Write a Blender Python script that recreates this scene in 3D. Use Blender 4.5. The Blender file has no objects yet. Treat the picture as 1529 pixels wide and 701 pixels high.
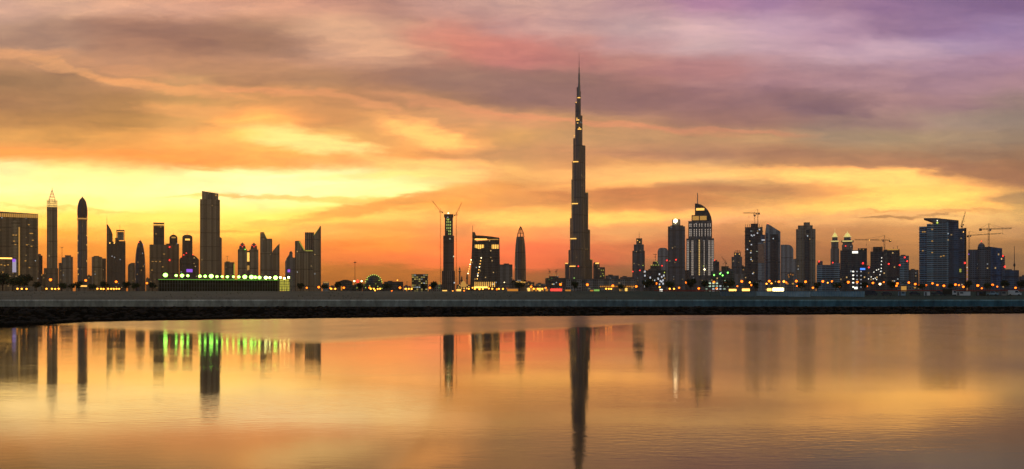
import bpy, bmesh, math, random
from mathutils import Vector, Matrix
random.seed(7)
R = math.radians
scene = bpy.context.scene
col = scene.collection

# ---------------------------------------------------------------- camera
F = 1490.0          # focal length in photograph pixels (photograph is 1529 wide)
CX, HY = 764.5, 445.0
EYE = 5.0           # eye height above the water
W_PX, H_PX = 1529.0, 701.0
cam_d = bpy.data.cameras.new('camera')
cam = bpy.data.objects.new('camera', cam_d); col.objects.link(cam)
cam.location = (0, 0, EYE); cam.rotation_euler = (R(90), 0, 0)
cam_d.sensor_fit = 'HORIZONTAL'; cam_d.sensor_width = 36.0
cam_d.lens = 36.0 * F / W_PX
cam_d.shift_y = (HY - H_PX / 2) / W_PX
cam_d.clip_start = 0.5; cam_d.clip_end = 60000
scene.camera = cam
scene.view_settings.view_transform = 'Standard'
try: scene.view_settings.look = 'None'
except Exception: pass
scene.view_settings.exposure = 0.0; scene.view_settings.gamma = 1.0
scene.view_settings.use_curve_mapping = False
scene.cycles.max_bounces = 5; scene.cycles.diffuse_bounces = 2; scene.cycles.glossy_bounces = 3
scene.cycles.use_denoising = True
scene.cycles.sample_clamp_indirect = 6.0
scene.cycles.caustics_reflective = False; scene.cycles.caustics_refractive = False

def lin(c):
    out = []
    for v in c:
        v = v / 255.0
        out.append(v / 12.92 if v <= 0.04045 else ((v + 0.055) / 1.055) ** 2.4)
    return tuple(out)

def skylin(c):
    r, g, b = lin(c)
    k = max(0.0, min(1.0, (c[0] - 240) / 12))          # the brightest cloud gaps are brighter than the film could hold
    return (r * (1 + .52 * k), g * (1 + .10 * k), b * (1 - .12 * k))

class NT:
    """small helper around a node tree"""
    def __init__(s, tree): s.t = tree; s.n = tree.nodes; s.l = tree.links
    def new(s, kind, **kw):
        n = s.n.new(kind)
        for k, v in kw.items(): setattr(n, k, v)
        return n
    def link(s, a, b): s.l.new(a, b)
    def put(s, sock, v):
        if hasattr(v, 'is_output') or isinstance(v, bpy.types.NodeSocket): s.l.new(v, sock)
        else: sock.default_value = v
    def math(s, op, a, b=None, c=None, clamp=False):
        n = s.new('ShaderNodeMath', operation=op, use_clamp=clamp)
        s.put(n.inputs[0], a)
        if b is not None: s.put(n.inputs[1], b)
        if c is not None: s.put(n.inputs[2], c)
        return n.outputs[0]
    def vmath(s, op, a, b=None):
        n = s.new('ShaderNodeVectorMath', operation=op)
        s.put(n.inputs[0], a)
        if b is not None: s.put(n.inputs[1], b)
        return n.outputs[0]
    def comb(s, x, y, z=0.0):
        n = s.new('ShaderNodeCombineXYZ')
        s.put(n.inputs[0], x); s.put(n.inputs[1], y); s.put(n.inputs[2], z)
        return n.outputs[0]
    def sep(s, v):
        n = s.new('ShaderNodeSeparateXYZ'); s.put(n.inputs[0], v); return n.outputs
    def mixc(s, f, a, b, mode='MIX'):
        n = s.new('ShaderNodeMix', data_type='RGBA', blend_type=mode)
        s.put(n.inputs[0], f); s.put(n.inputs[6], a); s.put(n.inputs[7], b)
        return n.outputs[2]
    def noise(s, vec, scale, detail=3.0, rough=0.5, color=False, dist=0.0):
        n = s.new('ShaderNodeTexNoise')
        s.put(n.inputs['Vector'], vec); n.inputs['Scale'].default_value = scale
        n.inputs['Detail'].default_value = detail; n.inputs['Roughness'].default_value = rough
        n.inputs['Distortion'].default_value = dist
        return n.outputs['Color'] if color else n.outputs[0]
    def mrange(s, v, a, b, c=0.0, d=1.0, smooth=False):
        n = s.new('ShaderNodeMapRange')
        if smooth: n.interpolation_type = 'SMOOTHSTEP'
        s.put(n.inputs[0], v)
        for k, q in zip((1, 2, 3, 4), (a, b, c, d)): n.inputs[k].default_value = q
        return n.outputs[0]

# ---------------------------------------------------------------- sky
SKY_U = 0.70
SKY_COLS = [0, 96, 191, 287, 382, 478, 573, 669, 764, 860, 955, 1051, 1147, 1242, 1338, 1433, 1529]
SKY_ROWS = [
 (-190, "120,98,100 120,98,100 122,98,98 124,98,98 124,98,98 120,96,100 118,94,102 116,94,104 114,92,106 110,90,108 104,86,110 100,84,112 96,80,112 92,78,110 88,76,110 84,72,108 80,70,106"),
 (-60, "165,130,122 168,132,120 172,134,118 176,136,118 174,132,118 166,126,116 158,120,116 158,122,122 160,126,128 158,126,132 150,118,136 142,108,138 134,104,138 126,100,136 118,94,132 110,90,128 105,86,126"),
 (5, "205,165,148 208,165,140 222,165,135 228,165,135 222,162,133 205,150,130 188,140,125 195,150,140 202,160,150 200,160,155 188,148,155 175,130,160 160,124,160 155,120,150 145,112,150 132,105,145 125,98,140"),
 (40, "182,146,126 172,136,118 168,126,108 166,126,110 168,130,108 210,165,135 195,150,130 195,140,128 196,150,145 195,155,152 198,165,165 205,170,178 191,158,178 178,145,170 150,118,150 150,120,160 150,125,165"),
 (65, "165,130,112 172,135,115 165,122,102 160,118,98 170,130,105 200,155,130 200,150,125 200,130,115 198,132,128 190,135,130 192,150,152 200,168,172 191,158,172 185,150,170 185,155,178 165,140,175 160,132,168"),
 (90, "195,144,106 200,148,112 190,140,110 185,135,105 190,140,110 185,138,115 195,145,120 180,125,110 195,125,120 185,130,122 180,130,125 180,135,138 182,142,150 190,155,165 185,150,165 175,140,160 165,130,155"),
 (120, "150,115,85 155,118,88 195,142,102 190,145,100 185,135,95 180,135,100 165,120,95 150,115,100 150,112,105 150,112,105 160,115,112 165,122,125 165,125,135 180,140,148 172,135,145 165,130,145 165,130,142"),
 (150, "165,120,85 165,122,85 170,125,80 205,155,95 215,155,95 205,145,95 195,140,100 170,125,95 150,112,100 150,110,98 148,108,105 148,108,112 147,111,116 140,110,115 165,128,132 160,125,132 155,130,125"),
 (180, "180,130,80 180,130,78 190,138,78 225,165,95 250,185,105 215,150,92 215,155,98 215,155,105 205,150,105 195,145,100 190,140,105 165,120,105 160,118,108 150,122,115 155,125,120 160,138,125 150,132,120"),
 (205, "222,160,88 220,158,85 228,160,85 245,180,100 255,205,115 240,180,98 235,170,98 250,190,115 215,160,98 205,155,105 195,148,105 190,145,105 190,148,108 165,140,115 170,145,115 165,140,115 150,128,108"),
 (230, "245,170,90 240,165,85 240,160,80 245,165,85 253,182,100 245,185,100 240,165,90 225,155,90 205,150,100 205,145,100 190,135,100 175,128,100 172,126,96 175,135,100 165,130,100 155,120,95 150,115,90"),
 (246, "255,239,174 255,219,144 250,186,116 250,172,106 250,172,106 250,184,124 255,204,134 250,194,134 240,180,105 215,150,95 210,150,95 225,170,110 200,145,95 195,140,95 185,135,95 175,130,95 160,115,85"),
 (265, "255,249,184 255,244,174 255,242,164 255,244,174 255,249,184 255,252,194 255,229,154 250,204,134 230,168,98 225,160,95 240,185,110 241,190,120 241,185,110 255,215,130 255,215,125 230,165,95 170,120,85"),
 (285, "255,249,184 255,249,179 255,249,169 255,249,174 255,252,205 255,252,189 255,239,154 245,185,100 235,155,85 210,135,80 205,130,80 185,125,80 220,160,95 255,205,115 255,215,120 255,205,115 180,135,90"),
 (305, "255,244,154 255,244,154 255,249,164 255,249,164 255,249,164 255,244,154 245,180,85 245,170,80 240,165,88 230,155,85 220,145,85 200,140,85 241,180,105 255,215,115 255,210,115 251,200,110 235,185,100"),
 (325, "255,215,105 255,215,105 255,225,115 255,230,120 255,235,125 255,215,105 255,200,110 245,175,95 250,195,110 250,195,105 250,190,110 241,175,115 241,175,110 241,180,110 241,185,115 241,190,115 225,175,105"),
 (345, "250,180,80 250,180,80 255,200,95 255,215,105 255,205,95 245,175,90 245,160,80 240,150,85 245,160,90 240,160,95 235,165,100 220,145,95 205,140,90 205,140,90 205,145,90 210,155,95 195,145,95"),
 (370, "235,145,55 235,145,55 240,155,60 240,150,60 240,150,60 240,135,60 245,145,65 245,134,72 245,124,78 240,122,76 222,126,75 180,110,70 170,115,70 175,115,70 175,120,72 175,125,75 165,120,75"),
 (395, "220,125,45 220,125,50 215,125,50 205,120,50 205,120,50 195,115,50 185,110,50 190,105,50 205,98,58 185,95,60 150,100,65 140,95,65 150,105,65 160,105,62 160,110,65 155,110,68 140,105,70"),
 (428, "190,105,35 185,105,38 180,100,38 175,100,38 170,95,38 165,95,38 160,90,38 150,85,38 140,80,40 130,80,45 120,80,50 115,80,50 125,85,52 130,88,52 130,88,52 120,85,55 105,80,55"),
]
# single cloud streaks: px, py, half length, half thickness, tilt (deg, up to the right), colour, strength
STREAKS = [
 (130, 10, 300, 16, 0, (226, 178, 152), .55), (540, 60, 130, 40, -8, (222, 172, 140), .7), (300, 52, 190, 26, -3, (148, 108, 94), .75), (70, 50, 130, 20, 2, (165, 128, 110), .35), (400, 66, 110, 14, -12, (158, 118, 96), .5), (330, 96, 200, 14, -2, (206, 150, 112), .35),
 (80, 140, 240, 50, -4, (158, 120, 84), .2), (380, 105, 130, 16, -4, (165, 122, 94), .5), (470, 118, 120, 12, -10, (168, 124, 98), .4), (395, 118, 70, 9, 0, (160, 118, 94), .5),
 (100, 97, 110, 8, -14, (232, 168, 114), .75), (250, 128, 130, 7, -9, (240, 166, 106), .8), (400, 136, 100, 7, -4, (240, 160, 106), .75), (230, 108, 90, 7, -10, (214, 152, 108), .6),
 (25, 80, 90, 9, 3, (222, 160, 115), .7), (275, 161, 70, 11, -3, (240, 168, 100), .75), (520, 152, 90, 7, -14, (232, 158, 106), .7),
 (700, 62, 130, 28, -8, (210, 130, 114), .65), (800, 82, 130, 20, -6, (196, 124, 118), .6), (1040, 102, 100, 18, 0, (172, 118, 122), .6),
 (730, 128, 200, 28, -6, (148, 112, 104), .7), (960, 155, 240, 27, -4, (142, 106, 108), .6), (1240, 160, 80, 17, 3, (120, 94, 108), .8), (1180, 148, 120, 24, 0, (140, 105, 112), .4),
 (1240, 108, 130, 16, 2, (160, 122, 132), .5), (1330, 75, 160, 16, 2, (196, 165, 182), .6), (1360, 40, 130, 20, 4, (146, 116, 148), .5),
 (690, 166, 140, 10, -10, (226, 154, 108), .8), (880, 183, 210, 5, -5, (236, 152, 110), .62), (1085, 195, 130, 4.5, -3, (226, 148, 112), .55),
 (470, 214, 110, 18, -10, (255, 234, 155), .95), (640, 201, 95, 16, -14, (252, 200, 124), .8), (700, 192, 60, 10, -10, (196, 145, 98), .5),
 (120, 236, 330, 12, -2, (246, 162, 80), .6), (320, 246, 170, 12, -4, (250, 160, 78), .75), (420, 240, 200, 13, 0, (246, 168, 88), .6),
 (395, 279, 260, 26, 0, (255, 252, 196), .85), (560, 287, 110, 12, 0, (255, 252, 178), .9), (150, 272, 220, 16, 0, (255, 248, 170), .5),
 (490, 299, 190, 5, -1, (248, 196, 100), .85), (560, 312, 170, 9, 10, (236, 160, 78), .9), (680, 290, 120, 13, 8, (240, 162, 84), .75),
 (800, 236, 160, 14, -4, (205, 148, 98), .5), (640, 246, 110, 8, 2, (255, 214, 128), .6), (560, 262, 150, 6, 3, (255, 232, 140), .6),
 (560, 386, 220, 12, -2, (244, 128, 70), .5), (700, 388, 150, 15, -1, (246, 124, 76), .35), (800, 384, 170, 26, -3, (242, 118, 78), .35), (930, 372, 120, 14, 2, (232, 118, 74), .5),
 (640, 412, 300, 14, 0, (168, 104, 46), .5), (800, 318, 120, 10, 4, (255, 216, 115), .85), (930, 326, 180, 9, 2, (254, 206, 112), .75),
 (960, 300, 260, 18, 2, (203, 130, 80), .7), (1130, 283, 160, 14, -2, (188, 128, 88), .6), (960, 258, 180, 14, 2, (244, 192, 117), .65), (900, 276, 120, 8, 4, (248, 196, 116), .5),
 (1460, 262, 170, 20, -9, (158, 110, 84), .8), (1505, 297, 70, 16, -6, (160, 125, 92), .8), (1250, 240, 220, 16, -5, (176, 124, 96), .5),
 (1270, 264, 220, 13, -3, (255, 212, 128), .75), (1330, 302, 200, 11, 5, (255, 218, 122), .8), (1180, 297, 120, 8, -3, (232, 170, 98), .5),
 (1335, 327, 45, 3.5, 0, (160, 112, 72), .85), (1385, 322, 30, 3, 4, (170, 120, 78), .7), (1430, 316, 60, 3, 0, (190, 140, 85), .6), (1320, 316, 30, 2.5, 0, (190, 140, 85), .5),
 (1230, 350, 260, 12, -2, (202, 138, 78), .5), (300, 297, 80, 3, 0, (244, 200, 104), .8), (110, 312, 120, 3, -4, (240, 190, 90), .6), (350, 347, 60, 3, 0, (238, 170, 70), .7),
 (1060, 372, 200, 26, 0, (176, 110, 72), .5), (900, 410, 200, 16, 2, (136, 92, 62), .5), (60, 345, 160, 7, -3, (248, 168, 62), .5),
]
world = bpy.data.worlds.new('World'); scene.world = world; world.use_nodes = True
wt = NT(world.node_tree); wt.n.clear()
SUN_AZ, SUN_EL = math.atan((350 - CX) / F), R(1.5)
tc = wt.new('ShaderNodeTexCoord').outputs['Generated']
dx, dy, dz = wt.sep(tc)
yy = wt.math('MAXIMUM', dy, 0.12)
u0 = wt.math('DIVIDE', dx, yy); v0 = wt.math('DIVIDE', dz, yy)
base = wt.comb(u0, wt.math('MULTIPLY', v0, 3.6), 0.0)
w1 = wt.vmath('SUBTRACT', wt.noise(base, 3.2, 4, .55, True), (.5, .5, .5))
w2 = wt.vmath('SUBTRACT', wt.noise(wt.vmath('ADD', base, w1), 11, 6, .6, True), (.5, .5, .5))
sx1, sy1, _ = wt.sep(w1); sx2, sy2, _ = wt.sep(w2)
uw = wt.math('ADD', u0, wt.math('ADD', wt.math('MULTIPLY', sx1, .10), wt.math('MULTIPLY', sx2, .045)))
vw = wt.math('ADD', v0, wt.math('ADD', wt.math('MULTIPLY', sy1, .018), wt.math('MULTIPLY', sy2, .011)))
ucol = wt.mrange(uw, -SKY_U, SKY_U)
prev = None
for py, txt in SKY_ROWS:
    cols = [skylin(tuple(float(q) for q in c.split(','))) for c in txt.split()]
    rp = wt.new('ShaderNodeValToRGB'); wt.link(ucol, rp.inputs[0])
    cr = rp.color_ramp; cr.interpolation = 'EASE'
    for k, (px, c) in enumerate(zip(SKY_COLS, cols)):
        pos = ((px - CX) / F + SKY_U) / (2 * SKY_U)
        e = cr.elements[k] if k < 2 else cr.elements.new(pos)
        e.position = pos; e.color = (*c, 1)
    v = (HY - py) / F
    if prev is None: cur = rp.outputs[0]
    else:
        f = wt.mrange(vw, pv, v, 0, 1, smooth=True)
        cur = wt.mixc(f, cur, rp.outputs[0])
    prev = cur; pv = v
w3 = wt.vmath('SUBTRACT', wt.noise(base, 26, 5, .65, True), (.5, .5, .5))
sx3, sy3, _ = wt.sep(w3)
ws = wt.comb(wt.math('ADD', uw, wt.math('MULTIPLY', sx3, .06)), wt.math('ADD', vw, wt.math('MULTIPLY', sy3, .013)), 0)
for px, py, hl, ht, ang, c, st in STREAKS:
    mp = wt.new('ShaderNodeMapping', vector_type='TEXTURE'); wt.link(ws, mp.inputs[0])
    mp.inputs[1].default_value = ((px - CX) / F, (HY - py) / F, 0)
    mp.inputs[2].default_value = (0, 0, R(ang)); mp.inputs[3].default_value = (hl / F * 1.35, ht / F * 1.35, 1)
    g = wt.new('ShaderNodeTexGradient', gradient_type='SPHERICAL'); wt.link(mp.outputs[0], g.inputs[0])
    f = wt.mrange(g.outputs[1], 0.0, 0.75, 0, st * .88, smooth=True)
    cur = wt.mixc(f, cur, (*skylin(c), 1))
# fine wisps of cloud
wis = wt.comb(wt.math('MULTIPLY', uw, 1.0), wt.math('MULTIPLY', vw, 4.2), 0.3)
n1 = wt.noise(wis, 8, 7, .62, dist=.6)
n2 = wt.noise(wis, 30, 6, .6, dist=.4)
n3 = wt.noise(wt.comb(wt.math('MULTIPLY', uw, 1.6), wt.math('MULTIPLY', vw, 5.0), 0.9), 62, 5, .6, dist=.8)
nm = wt.math('ADD', wt.math('MULTIPLY', n1, .62), wt.math('ADD', wt.math('MULTIPLY', n2, .31), wt.math('MULTIPLY', n3, .07)))
wt_gain = wt.mrange(nm, .30, .70, .80, 1.20)
tint = wt.mixc(wt.mrange(nm, .37, .63), (.77, .75, .80, 1), (1.20, 1.14, 1.03, 1))
cur = wt.mixc(.8, cur, tint, 'MULTIPLY')
gk = wt.vmath('SCALE', cur); wt.link(wt.mrange(v0, -.02, .30, 1.42, 1.24), gk.node.inputs[3]); cur = gk
# clear dusk sky behind and around the cloud field
sky = wt.new('ShaderNodeTexSky', sky_type='NISHITA'); sky.sun_disc = False
sky.sun_elevation = SUN_EL; sky.sun_rotation = SUN_AZ; sky.altitude = 10; sky.dust_density = 2.0
front = wt.mrange(dy, -.10, .45, 0, 1, smooth=True)
dusk = wt.mixc(wt.mrange(dx, -.5, .5, smooth=True), (*lin((90, 118, 150)), 1), (*lin((168, 148, 106)), 1))
bgN = wt.new('ShaderNodeBackground'); wt.link(sky.outputs[0], bgN.inputs[0]); bgN.inputs[1].default_value = 0.05
bgC = wt.new('ShaderNodeBackground'); wt.link(wt.mixc(front, dusk, cur), bgC.inputs[0]); bgC.inputs[1].default_value = 1.0
mixs = wt.new('ShaderNodeMixShader'); mixs.inputs[0].default_value = .93
wt.link(bgN.outputs[0], mixs.inputs[1]); wt.link(bgC.outputs[0], mixs.inputs[2])
wo = wt.new('ShaderNodeOutputWorld'); wt.link(mixs.outputs[0], wo.inputs[0])

sun_d = bpy.data.lights.new('sun', 'SUN'); sun_d.energy = 0.02; sun_d.angle = R(24); sun_d.color = (1.0, .72, .40)
sun = bpy.data.objects.new('sun', sun_d); col.objects.link(sun)
sdir = Vector((math.sin(SUN_AZ) * math.cos(SUN_EL), math.cos(SUN_AZ) * math.cos(SUN_EL), math.sin(SUN_EL)))
sun.rotation_euler = (-sdir).to_track_quat('-Z', 'Y').to_euler(); sun.location = (0, 0, 2000)

# ---------------------------------------------------------------- materials
def new_mat(name):
    m = bpy.data.materials.new(name); m.use_nodes = True
    t = NT(m.node_tree); b = t.n['Principled BSDF']
    return m, t, b

def plain(name, c, rough=.7, metal=0.0, vary=.25, scale=.3):
    m, t, b = new_mat(name)
    tc = t.new('ShaderNodeTexCoord').outputs['Object']
    n = t.noise(tc, scale, 4, .6)
    k = t.mrange(n, .3, .7, 1 - vary, 1 + vary)
    colr = t.vmath('SCALE', c); colr.node.inputs[3].default_value = 1.0
    t.link(k, colr.node.inputs[3]); t.link(colr, b.inputs['Base Color'])
    b.inputs['Roughness'].default_value = rough; b.inputs['Metallic'].default_value = metal
    if rough >= .6: b.inputs['Specular IOR Level'].default_value = .15
    return m

def glow(name, c, strength, sample=True):
    m, t, b = new_mat(name)
    b.inputs['Base Color'].default_value = (*[min(1, q) * .5 for q in c], 1)
    b.inputs['Emission Color'].default_value = (*c, 1); b.inputs['Emission Strength'].default_value = strength
    if not sample: m.cycles.emission_sampling = 'NONE'
    return m

def facade(name, wall, glass, bw=3.2, fh=3.6, mx=.18, my=.28, lit=.03, litc=(1, .62, .22), litk=.8, rough=.18, bands=0.0, metal=0.0, seed=0.0):
    """wall and glass on a grid of bays (bw) and floors (fh) in metres; a few rooms lit"""
    m, t, b = new_mat(name)
    uv = t.new('ShaderNodeUVMap').outputs[0]
    u, v, _ = t.sep(uv)
    cu = t.math('DIVIDE', u, bw); cv = t.math('DIVIDE', v, fh)
    fu = t.math('FRACT', cu); fv = t.math('FRACT', cv)
    du = t.math('ABSOLUTE', t.math('SUBTRACT', fu, .5)); dv = t.math('ABSOLUTE', t.math('SUBTRACT', fv, .5))
    win = t.math('MULTIPLY', t.math('LESS_THAN', du, .5 - mx), t.math('LESS_THAN', dv, .5 - my) if my > 0 else 1.0)
    cell = t.comb(t.math('FLOOR', cu), t.math('FLOOR', cv), seed)
    wn = t.new('ShaderNodeTexWhiteNoise', noise_dimensions='3D'); t.link(cell, wn.inputs['Vector'])
    rnd = wn.outputs['Value']
    rc = t.sep(wn.outputs['Color'])
    stain = t.noise(t.comb(t.math('MULTIPLY', u, .03), t.math('MULTIPLY', v, .012), seed), 1.0, 4, .6)
    wallc = t.mixc(t.mrange(stain, .3, .7), (*[q * .82 for q in wall], 1), (*[q * 1.15 for q in wall], 1))
    glassc = t.mixc(rnd, (*[q * .6 for q in glass], 1), (*[q * 1.5 for q in glass], 1))
    bay = t.mrange(t.math('FRACT', t.math('DIVIDE', t.math('ADD', u, seed * 3.7), bw * 5)), .49, .51, .74, 1.26)      # broad bays of stone and glazing
    plant = t.mrange(t.math('FRACT', t.math('DIVIDE', t.math('ADD', v, 20), fh * 14)), .055, .06, .45, 1.0)              # plant floors
    body = t.vmath('SCALE', t.mixc(win, wallc, glassc)); t.link(t.math('MULTIPLY', bay, plant), body.node.inputs[3])
    t.link(body, b.inputs['Base Color'])
    t.link(t.mrange(win, 0, 1, .65, rough), b.inputs['Roughness'])
    b.inputs['Metallic'].default_value = metal
    if lit > 0:
        on = t.math('MULTIPLY', win, t.math('LESS_THAN', rnd, lit))
        k = t.math('MULTIPLY', on, t.mrange(rc[1], 0, 1, litk * .3, litk))
        warm = t.mixc(t.math('GREATER_THAN', rc[2], .72), (*litc, 1), (.85, .95, 1, 1))
        t.link(warm, b.inputs['Emission Color']); t.link(k, b.inputs['Emission Strength'])
        m.cycles.emission_sampling = 'NONE'
    return m

M = {}
M['tan'] = facade('tan_concrete', (.36, .30, .20), (.05, .05, .05), lit=.006, seed=1)
M['tan_strip'] = facade('tan_concrete_strips', (.38, .32, .21), (.04, .04, .045), bw=4.5, mx=.30, my=0, lit=.004, seed=2)
M['brown'] = facade('brown_stone', (.24, .19, .125), (.035, .033, .03), bw=3.0, fh=3.4, lit=.008, seed=3)
M['brown_strip'] = facade('brown_stone_strips', (.28, .22, .15), (.03, .03, .03), bw=6.0, mx=.27, my=0, lit=.004, seed=4)
M['dark'] = facade('dark_glass', (.07, .075, .075), (.02, .026, .03), bw=2.6, fh=3.8, mx=.08, my=.14, lit=.006, rough=.12, seed=5)
M['dark_busy'] = facade('dark_glass_busy', (.07, .07, .065), (.02, .022, .024), bw=3.0, fh=3.8, mx=.12, my=.2, lit=.022, rough=.12, litk=.9, seed=6)
M['blue'] = facade('blue_glass', (.05, .11, .18), (.015, .055, .12), bw=3.0, fh=3.8, mx=.06, my=.18, lit=.01, rough=.1, seed=7)
M['blue_deep'] = facade('deep_blue_glass', (.05, .10, .20), (.02, .06, .14), bw=2.4, fh=3.8, mx=.06, my=.12, lit=.006, rough=.12, seed=8)
M['bandglass'] = facade('banded_glass', (.24, .40, .48), (.012, .04, .07), bw=9.0, fh=4.0, mx=.03, my=.22, lit=.012, rough=.1, litk=1.0, seed=9)
M['pale'] = facade('pale_blue_cladding', (.36, .40, .43), (.14, .18, .22), bw=3.0, fh=3.6, mx=.12, my=.2, lit=.002, seed=10)
M['grey'] = facade('grey_concrete', (.22, .23, .23), (.04, .045, .05), bw=3.2, fh=3.5, mx=.2, my=.25, lit=.006, seed=11)
M['grey_busy'] = facade('grey_concrete_busy', (.2, .2, .19), (.04, .045, .05), bw=3.2, fh=3.5, mx=.2, my=.25, lit=.03, litk=.9, litc=(1, .72, .35), seed=12)
M['raw'] = facade('raw_concrete', (.16, .145, .13), (.02, .02, .02), bw=5.0, fh=3.8, mx=.14, my=.12, lit=.012, litk=1.0, litc=(.9, 1, .7), rough=.8, seed=13)
M['steel_glass'] = facade('steel_and_glass', (.19, .18, .165), (.035, .036, .038), bw=1.6, fh=4.2, mx=.2, my=.06, lit=.002, rough=.22, seed=14)
M['slate'] = facade('slate_tower', (.12, .145, .17), (.03, .034, .042), bw=3.4, fh=3.5, mx=.2, my=.24, lit=.01, seed=15)
M['greenlit'] = facade('green_white_lit_grid', (.08, .08, .08), (.05, .06, .05), bw=5.2, fh=4.2, mx=.2, my=.25, lit=.72, litc=(.75, 1, .72), litk=1.1, seed=16)
M['yellowlit'] = facade('yellow_lit_grid', (.06, .06, .05), (.04, .04, .03), bw=4.0, fh=3.6, mx=.12, my=.26, lit=.38, litc=(1, .80, .22), litk=.55, seed=17)
M['roof'] = plain('roof_concrete', (.15, .14, .13))
M['conc'] = plain('concrete', (.30, .28, .25), .8)
M['dconc'] = plain('dark_concrete', (.12, .115, .10), .85)
M['steel'] = plain('grey_steel', (.16, .16, .16), .45, .6)
M['dsteel'] = plain('dark_steel', (.07, .065, .06), .5, .4)
M['crane_red'] = plain('red_crane_paint', (.34, .07, .04), .5)
M['crane_dark'] = plain('dark_crane_paint', (.10, .085, .07), .55)
M['crane_yellow'] = plain('yellow_crane_paint', (.42, .28, .05), .5)
M['spire'] = plain('spire_steel', (.22, .21, .2), .35, .7)
M['lattice_red'] = plain('red_brown_lattice', (.30, .10, .05), .5, .2)
M['gold_l'] = glow('gold_light', (1, .52, .10), 1.6)
M['gold_h'] = glow('bright_gold_light', (1, .50, .09), 3.4)
M['gold_s'] = glow('soft_gold_light', (1, .50, .10), 0.45)
M['amber_s'] = glow('soft_amber_light', (1, .36, .04), 0.5)
M['white_l'] = glow('white_light', (1, .95, .8), 1.8)
M['white_s'] = glow('soft_white_light', (.9, .93, 1), 0.6)
M['lilac_s'] = glow('lilac_light', (.78, .70, 1), 0.42)
def dash_glow(name, c, k, pitch=5.2, duty=.62):
    m, t, b = new_mat(name); v = t.sep(t.new('ShaderNodeUVMap').outputs[0])[1]
    on = t.math('LESS_THAN', t.math('FRACT', t.math('DIVIDE', v, pitch)), duty)
    b.inputs['Base Color'].default_value = (.12, .12, .13, 1); b.inputs['Emission Color'].default_value = (*c, 1)
    t.link(t.mrange(on, 0, 1, .03, k), b.inputs['Emission Strength']); return m
M['lilac_dash'] = dash_glow('lilac_window_dashes', (1, .82, .66), .55)
M['gold_dash'] = dash_glow('gold_window_dashes', (1, .62, .18), .9)
M['yg_dash'] = dash_glow('green_window_dashes', (.78, .95, .2), .7, 8.0, .55)
M['violet'] = glow('violet_light', (.42, .14, 1), 0.8)
M['blue_l'] = glow('blue_light', (.05, .22, 1), 1.8)
M['red_l'] = glow('red_light', (1, .03, .02), 3.2)
M['green_l'] = glow('green_light', (.22, 1, .12), 4)
M['green_s'] = glow('soft_green_light', (.5, 1, .2), 0.4)
M['yg_l'] = glow('yellow_green_light', (.8, .95, .12), 1.0)
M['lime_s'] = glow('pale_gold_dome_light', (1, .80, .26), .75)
M['yg_s'] = glow('soft_yellow_green_light', (.80, .78, .10), 0.4)
M['beacon'] = glow('beacon_light', (1, .72, .36), 8)
M['flood'] = glow('floodlight_lens', (.36, 1, .10), 9)
M['flood_w'] = glow('warm_floodlight_lens', (.95, 1, .28), 12)
M['sodium'] = glow('sodium_lamp', (1, .16, .008), 4.2)
M['sodium_y'] = glow('yellow_sodium_lamp', (1, .32, .03), 5)
M['sodium_w'] = glow('pale_sodium_lamp', (1, .74, .36), 5)
M['spill_green'] = glow('green_flood_spill', (.35, 1, .12), .4)  # floodlight spill on the shed edge, put in as emission
M['red_s'] = glow('red_shop_light', (1, .06, .04), 1.6)
M['white_gold'] = glow('white_gold_light', (1, .78, .36), 9)
M['sunset_glass'] = plain('painted_sunset_glass', (.42, .24, .15), .25, .5)  # orange sunset reflection put into the base colour
M['dark_ply'] = plain('dark_plywood', (.055, .05, .035), .8)
M['yg_panel'] = glow('yellow_glow_panel', (.85, .75, .10), .55)  # emission of the panel added behind the scaffold
M['sheet_blue'] = plain('pale_blue_sheeting', (.30, .42, .50), .6)
M['sheet_blue2'] = plain('blue_sheeting', (.22, .35, .44), .6)
M['sheet_dark'] = plain('dull_sheeting', (.16, .21, .24), .7)
M['trail_red'] = plain('trail_red', (.34, .06, .04), .6)  # red of the car light trails, put into the rail colour
M['tyre'] = plain('tyre_rubber', (.02, .02, .02), .9)
M['white_paint'] = plain('white_paint', (.7, .7, .68), .5, vary=.1)
M['black_paint'] = plain('dark_car_paint', (.03, .03, .035), .3)
M['car_glass'] = plain('dark_window_glass', (.02, .025, .03), .1)
M['trunk'] = plain('bark', (.09, .065, .045), .9)
M['leaf'] = plain('leaves', (.05, .075, .03), .8, vary=.5, scale=.6)
M['leaf_d'] = plain('dark_leaves', (.035, .055, .025), .8, vary=.5, scale=.6)

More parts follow.
